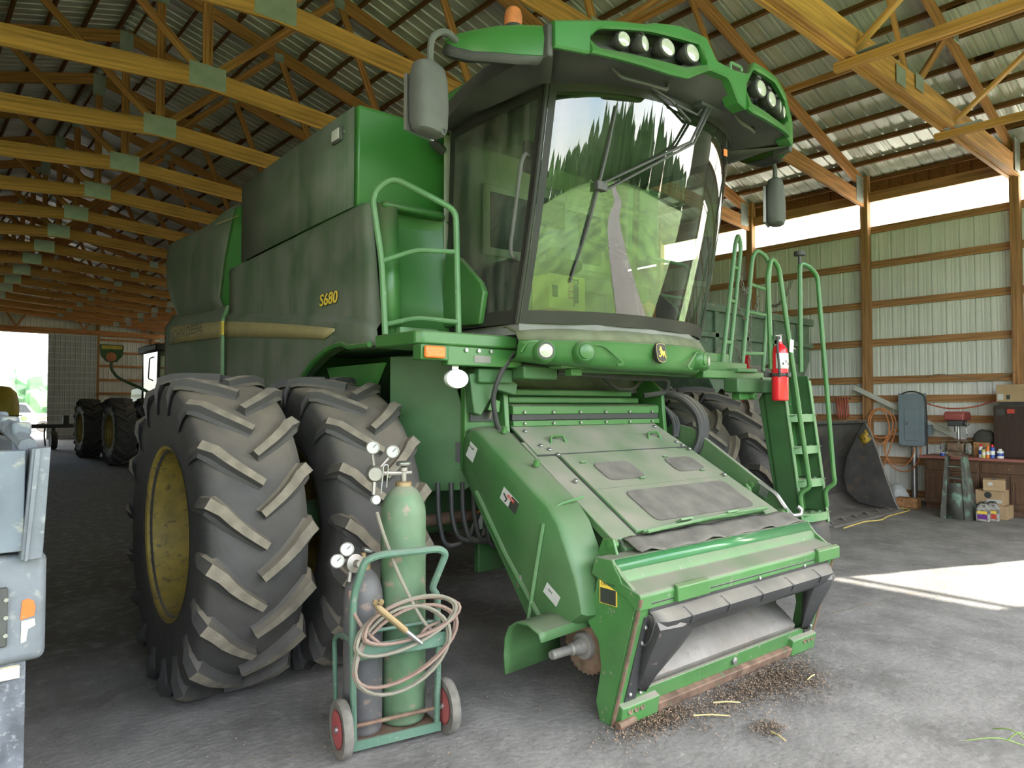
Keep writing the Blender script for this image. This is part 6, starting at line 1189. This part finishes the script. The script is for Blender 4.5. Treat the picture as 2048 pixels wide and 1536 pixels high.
for x in (-.92, .92):
    for y in (-1.25, .5): MB().tube([(x, y, 1.95), (x*.97, y, 3.5)], .05, 8).build('cab_post', 'cab_dark', tc_)
[MB().box(x-.003, x+.003, -1.2, .45, 2.0, 3.48).build('cab_window', 'side_glass', tc_) for x in (-.93, .93)]; MB().box(-.88, .88, -1.29, -1.285, 2.0, 3.48).build('rear_window', 'side_glass', tc_)
for x in (-.9, -.7): MB().lathe([(.08, 0), (.085, .05), (.001, .052)], (x, -1.46, 3.80), (0, -1, 0), 14).build('roof_lamp', 'lamp_white', tc_)
MB().tube(bent([(-.98, -1.0, 3.3), (-1.12, -1.05, 3.25), (-1.15, -1.05, 2.6), (-1.0, -1.0, 2.55)], .05), .02, 6).build('mirror_bracket', 'cab_dark', tc_); MB().tube([(-.55, 1.0, 2.2), (-.55, 1.0, 2.8), (-.45, 1.2, 2.8)], .03, 8).build('hand_hold', 'cab_dark', tc_)
MB().tube(bent([(-.9, -1.3, 2.0), (-1.4, -1.5, 2.25), (-2.15, -1.6, 2.60), (-2.32, -1.6, 2.85), (-2.32, -1.6, 3.08)], .12), .045, 8).build('lamp_arm', 'tractor_green', tc_)
la = MB().prism([(-.31, .52), (.31, .52), (.33, .45), (.29, .18), (.14, 0), (-.14, 0), (-.29, .18), (-.33, .45)], 'y', -1.66, -1.60, Matrix.Translation((-2.32, 0, 3.06))).build('warning_plate', 'green_frame', tc_, bevel=.01, label='green warning plate with yellow band and red lamp'); MB().box(-2.60, -2.04, -1.67, -1.66, 3.44, 3.55).build('reflector_band', 'yellow_paint', la); MB().lathe([(.14, 0), (.14, .03), (.08, .05), (.001, .052)], (-2.34, -1.66, 3.21), (0, -1, 0), 20).build('red_lamp', 'amber_dim', la)
sp_ = empty('sprayer_tank', 'yellow sprayer tank with green straps at the left edge', 'tank', loc=(2.05, 30.5, 0))
MB().lathe([(.4, -1.36), (.62, -1.30), (.80, -1.12), (.84, -.9), (.84, .9), (.80, 1.12), (.62, 1.30), (.4, 1.36)], (0, 0, 1.60), (1, 0, 0), 28).build('shell', 'tank_yellow', sp_)
for z in (1.38, .98): MB().box(-1.36, 1.40, -.86, -.80, z, z+.035).build('strap', 'tractor_green', sp_)
MB().box(-1.2, 1.2, -.5, .5, .50, .80).build('cradle', 'tractor_green', sp_)
for x in (-1.0, 1.0): MB().lathe([(.2, -.12), (.48, -.14), (.52, -.08), (.52, .08), (.48, .14), (.2, .12)], (x, 0, .52), (1, 0, 0), 24).build('wheel', 'rubber', sp_)
tb_ = empty('implement_toolbar', 'dark steel implement toolbar with a small gauge wheel', 'implement', loc=(4.5, 33.5, 0))
MB().box(-1.8, 1.2, -.08, .08, .85, 1.0).box(-1.8, 1.2, .7, .86, .85, 1.0).box(-1.5, -1.4, -.1, .9, .85, .98).box(.4, .5, -.1, .9, .85, .98).build('frame', 'cab_dark', tb_)
for x in (-1.1, -.5, .15): MB().tube(smoothpath([(x, 0, .9), (x, .15, .6), (x, 0, .35), (x, -.15, .15)], 4), .03, 6).build('shank', 'cab_dark', tb_)
MB().lathe([(.18, -.09), (.34, -.11), (.37, -.06), (.37, .06), (.34, .11), (.18, .09)], (.42, -.1, .37), (1, 0, 0), 24).build('gauge_wheel', 'rubber', tb_); MB().box(.36, .48, -.12, .0, .37, .9).box(.75, .95, -.1, .1, 1.0, 1.35).build('wheel_arm', 'cab_dark', tb_)
mat('truck_white', (.75, .75, .75), .3, var=.03); mat('window_dark', (.03, .035, .04), .1)
pk = empty('pickup_truck', 'white pickup truck with green door logo parked outside the far door', 'pickup', loc=(6.6, 58, -.04))
MB().prism([(-3.2, .45), (1.9, .45), (1.95, 1.05), (1.75, 1.22), (.75, 1.28), (.25, 1.95), (-1.0, 2.0), (-1.35, 1.95), (-1.45, 1.30), (-3.2, 1.28)], 'y', -.95, .95).build('bodywork', 'truck_white', pk, bevel=.05)
for x0, x1, t0, t1 in ((-.28, .55, .10, .35), (-1.25, -.38, .05, 0)): MB().prism([(x0, 1.32), (x1, 1.32), (x1-t1*1.0, 1.85), (x0+t0*.3, 1.88)], 'y', -.962, -.955).build('side_window', 'window_dark', pk)
MB().lathe([(.17, 0), (.17, .006)], (.12, -.955, .92), (0, -1, 0), 20).build('door_logo', 'green', pk); MB().lathe([(.09, 0), (.09, .01)], (.12, -.958, .92), (0, -1, 0), 14).build('logo_centre', 'yellow_paint', pk)
MB().prism([(.9, .80), (1.9, 1.0), (1.9, 1.1), (.9, .92)], 'y', -.96, -.952).build('side_stripe', 'yellow_paint', pk)
for x in (-2.4, 1.2): MB().lathe([(.2, -.1), (.36, -.12), (.39, -.06), (.39, .06), (.36, .12), (.2, .1)], (x, -.85, .40), (0, 1, 0), 24).build('wheel', 'rubber', pk)
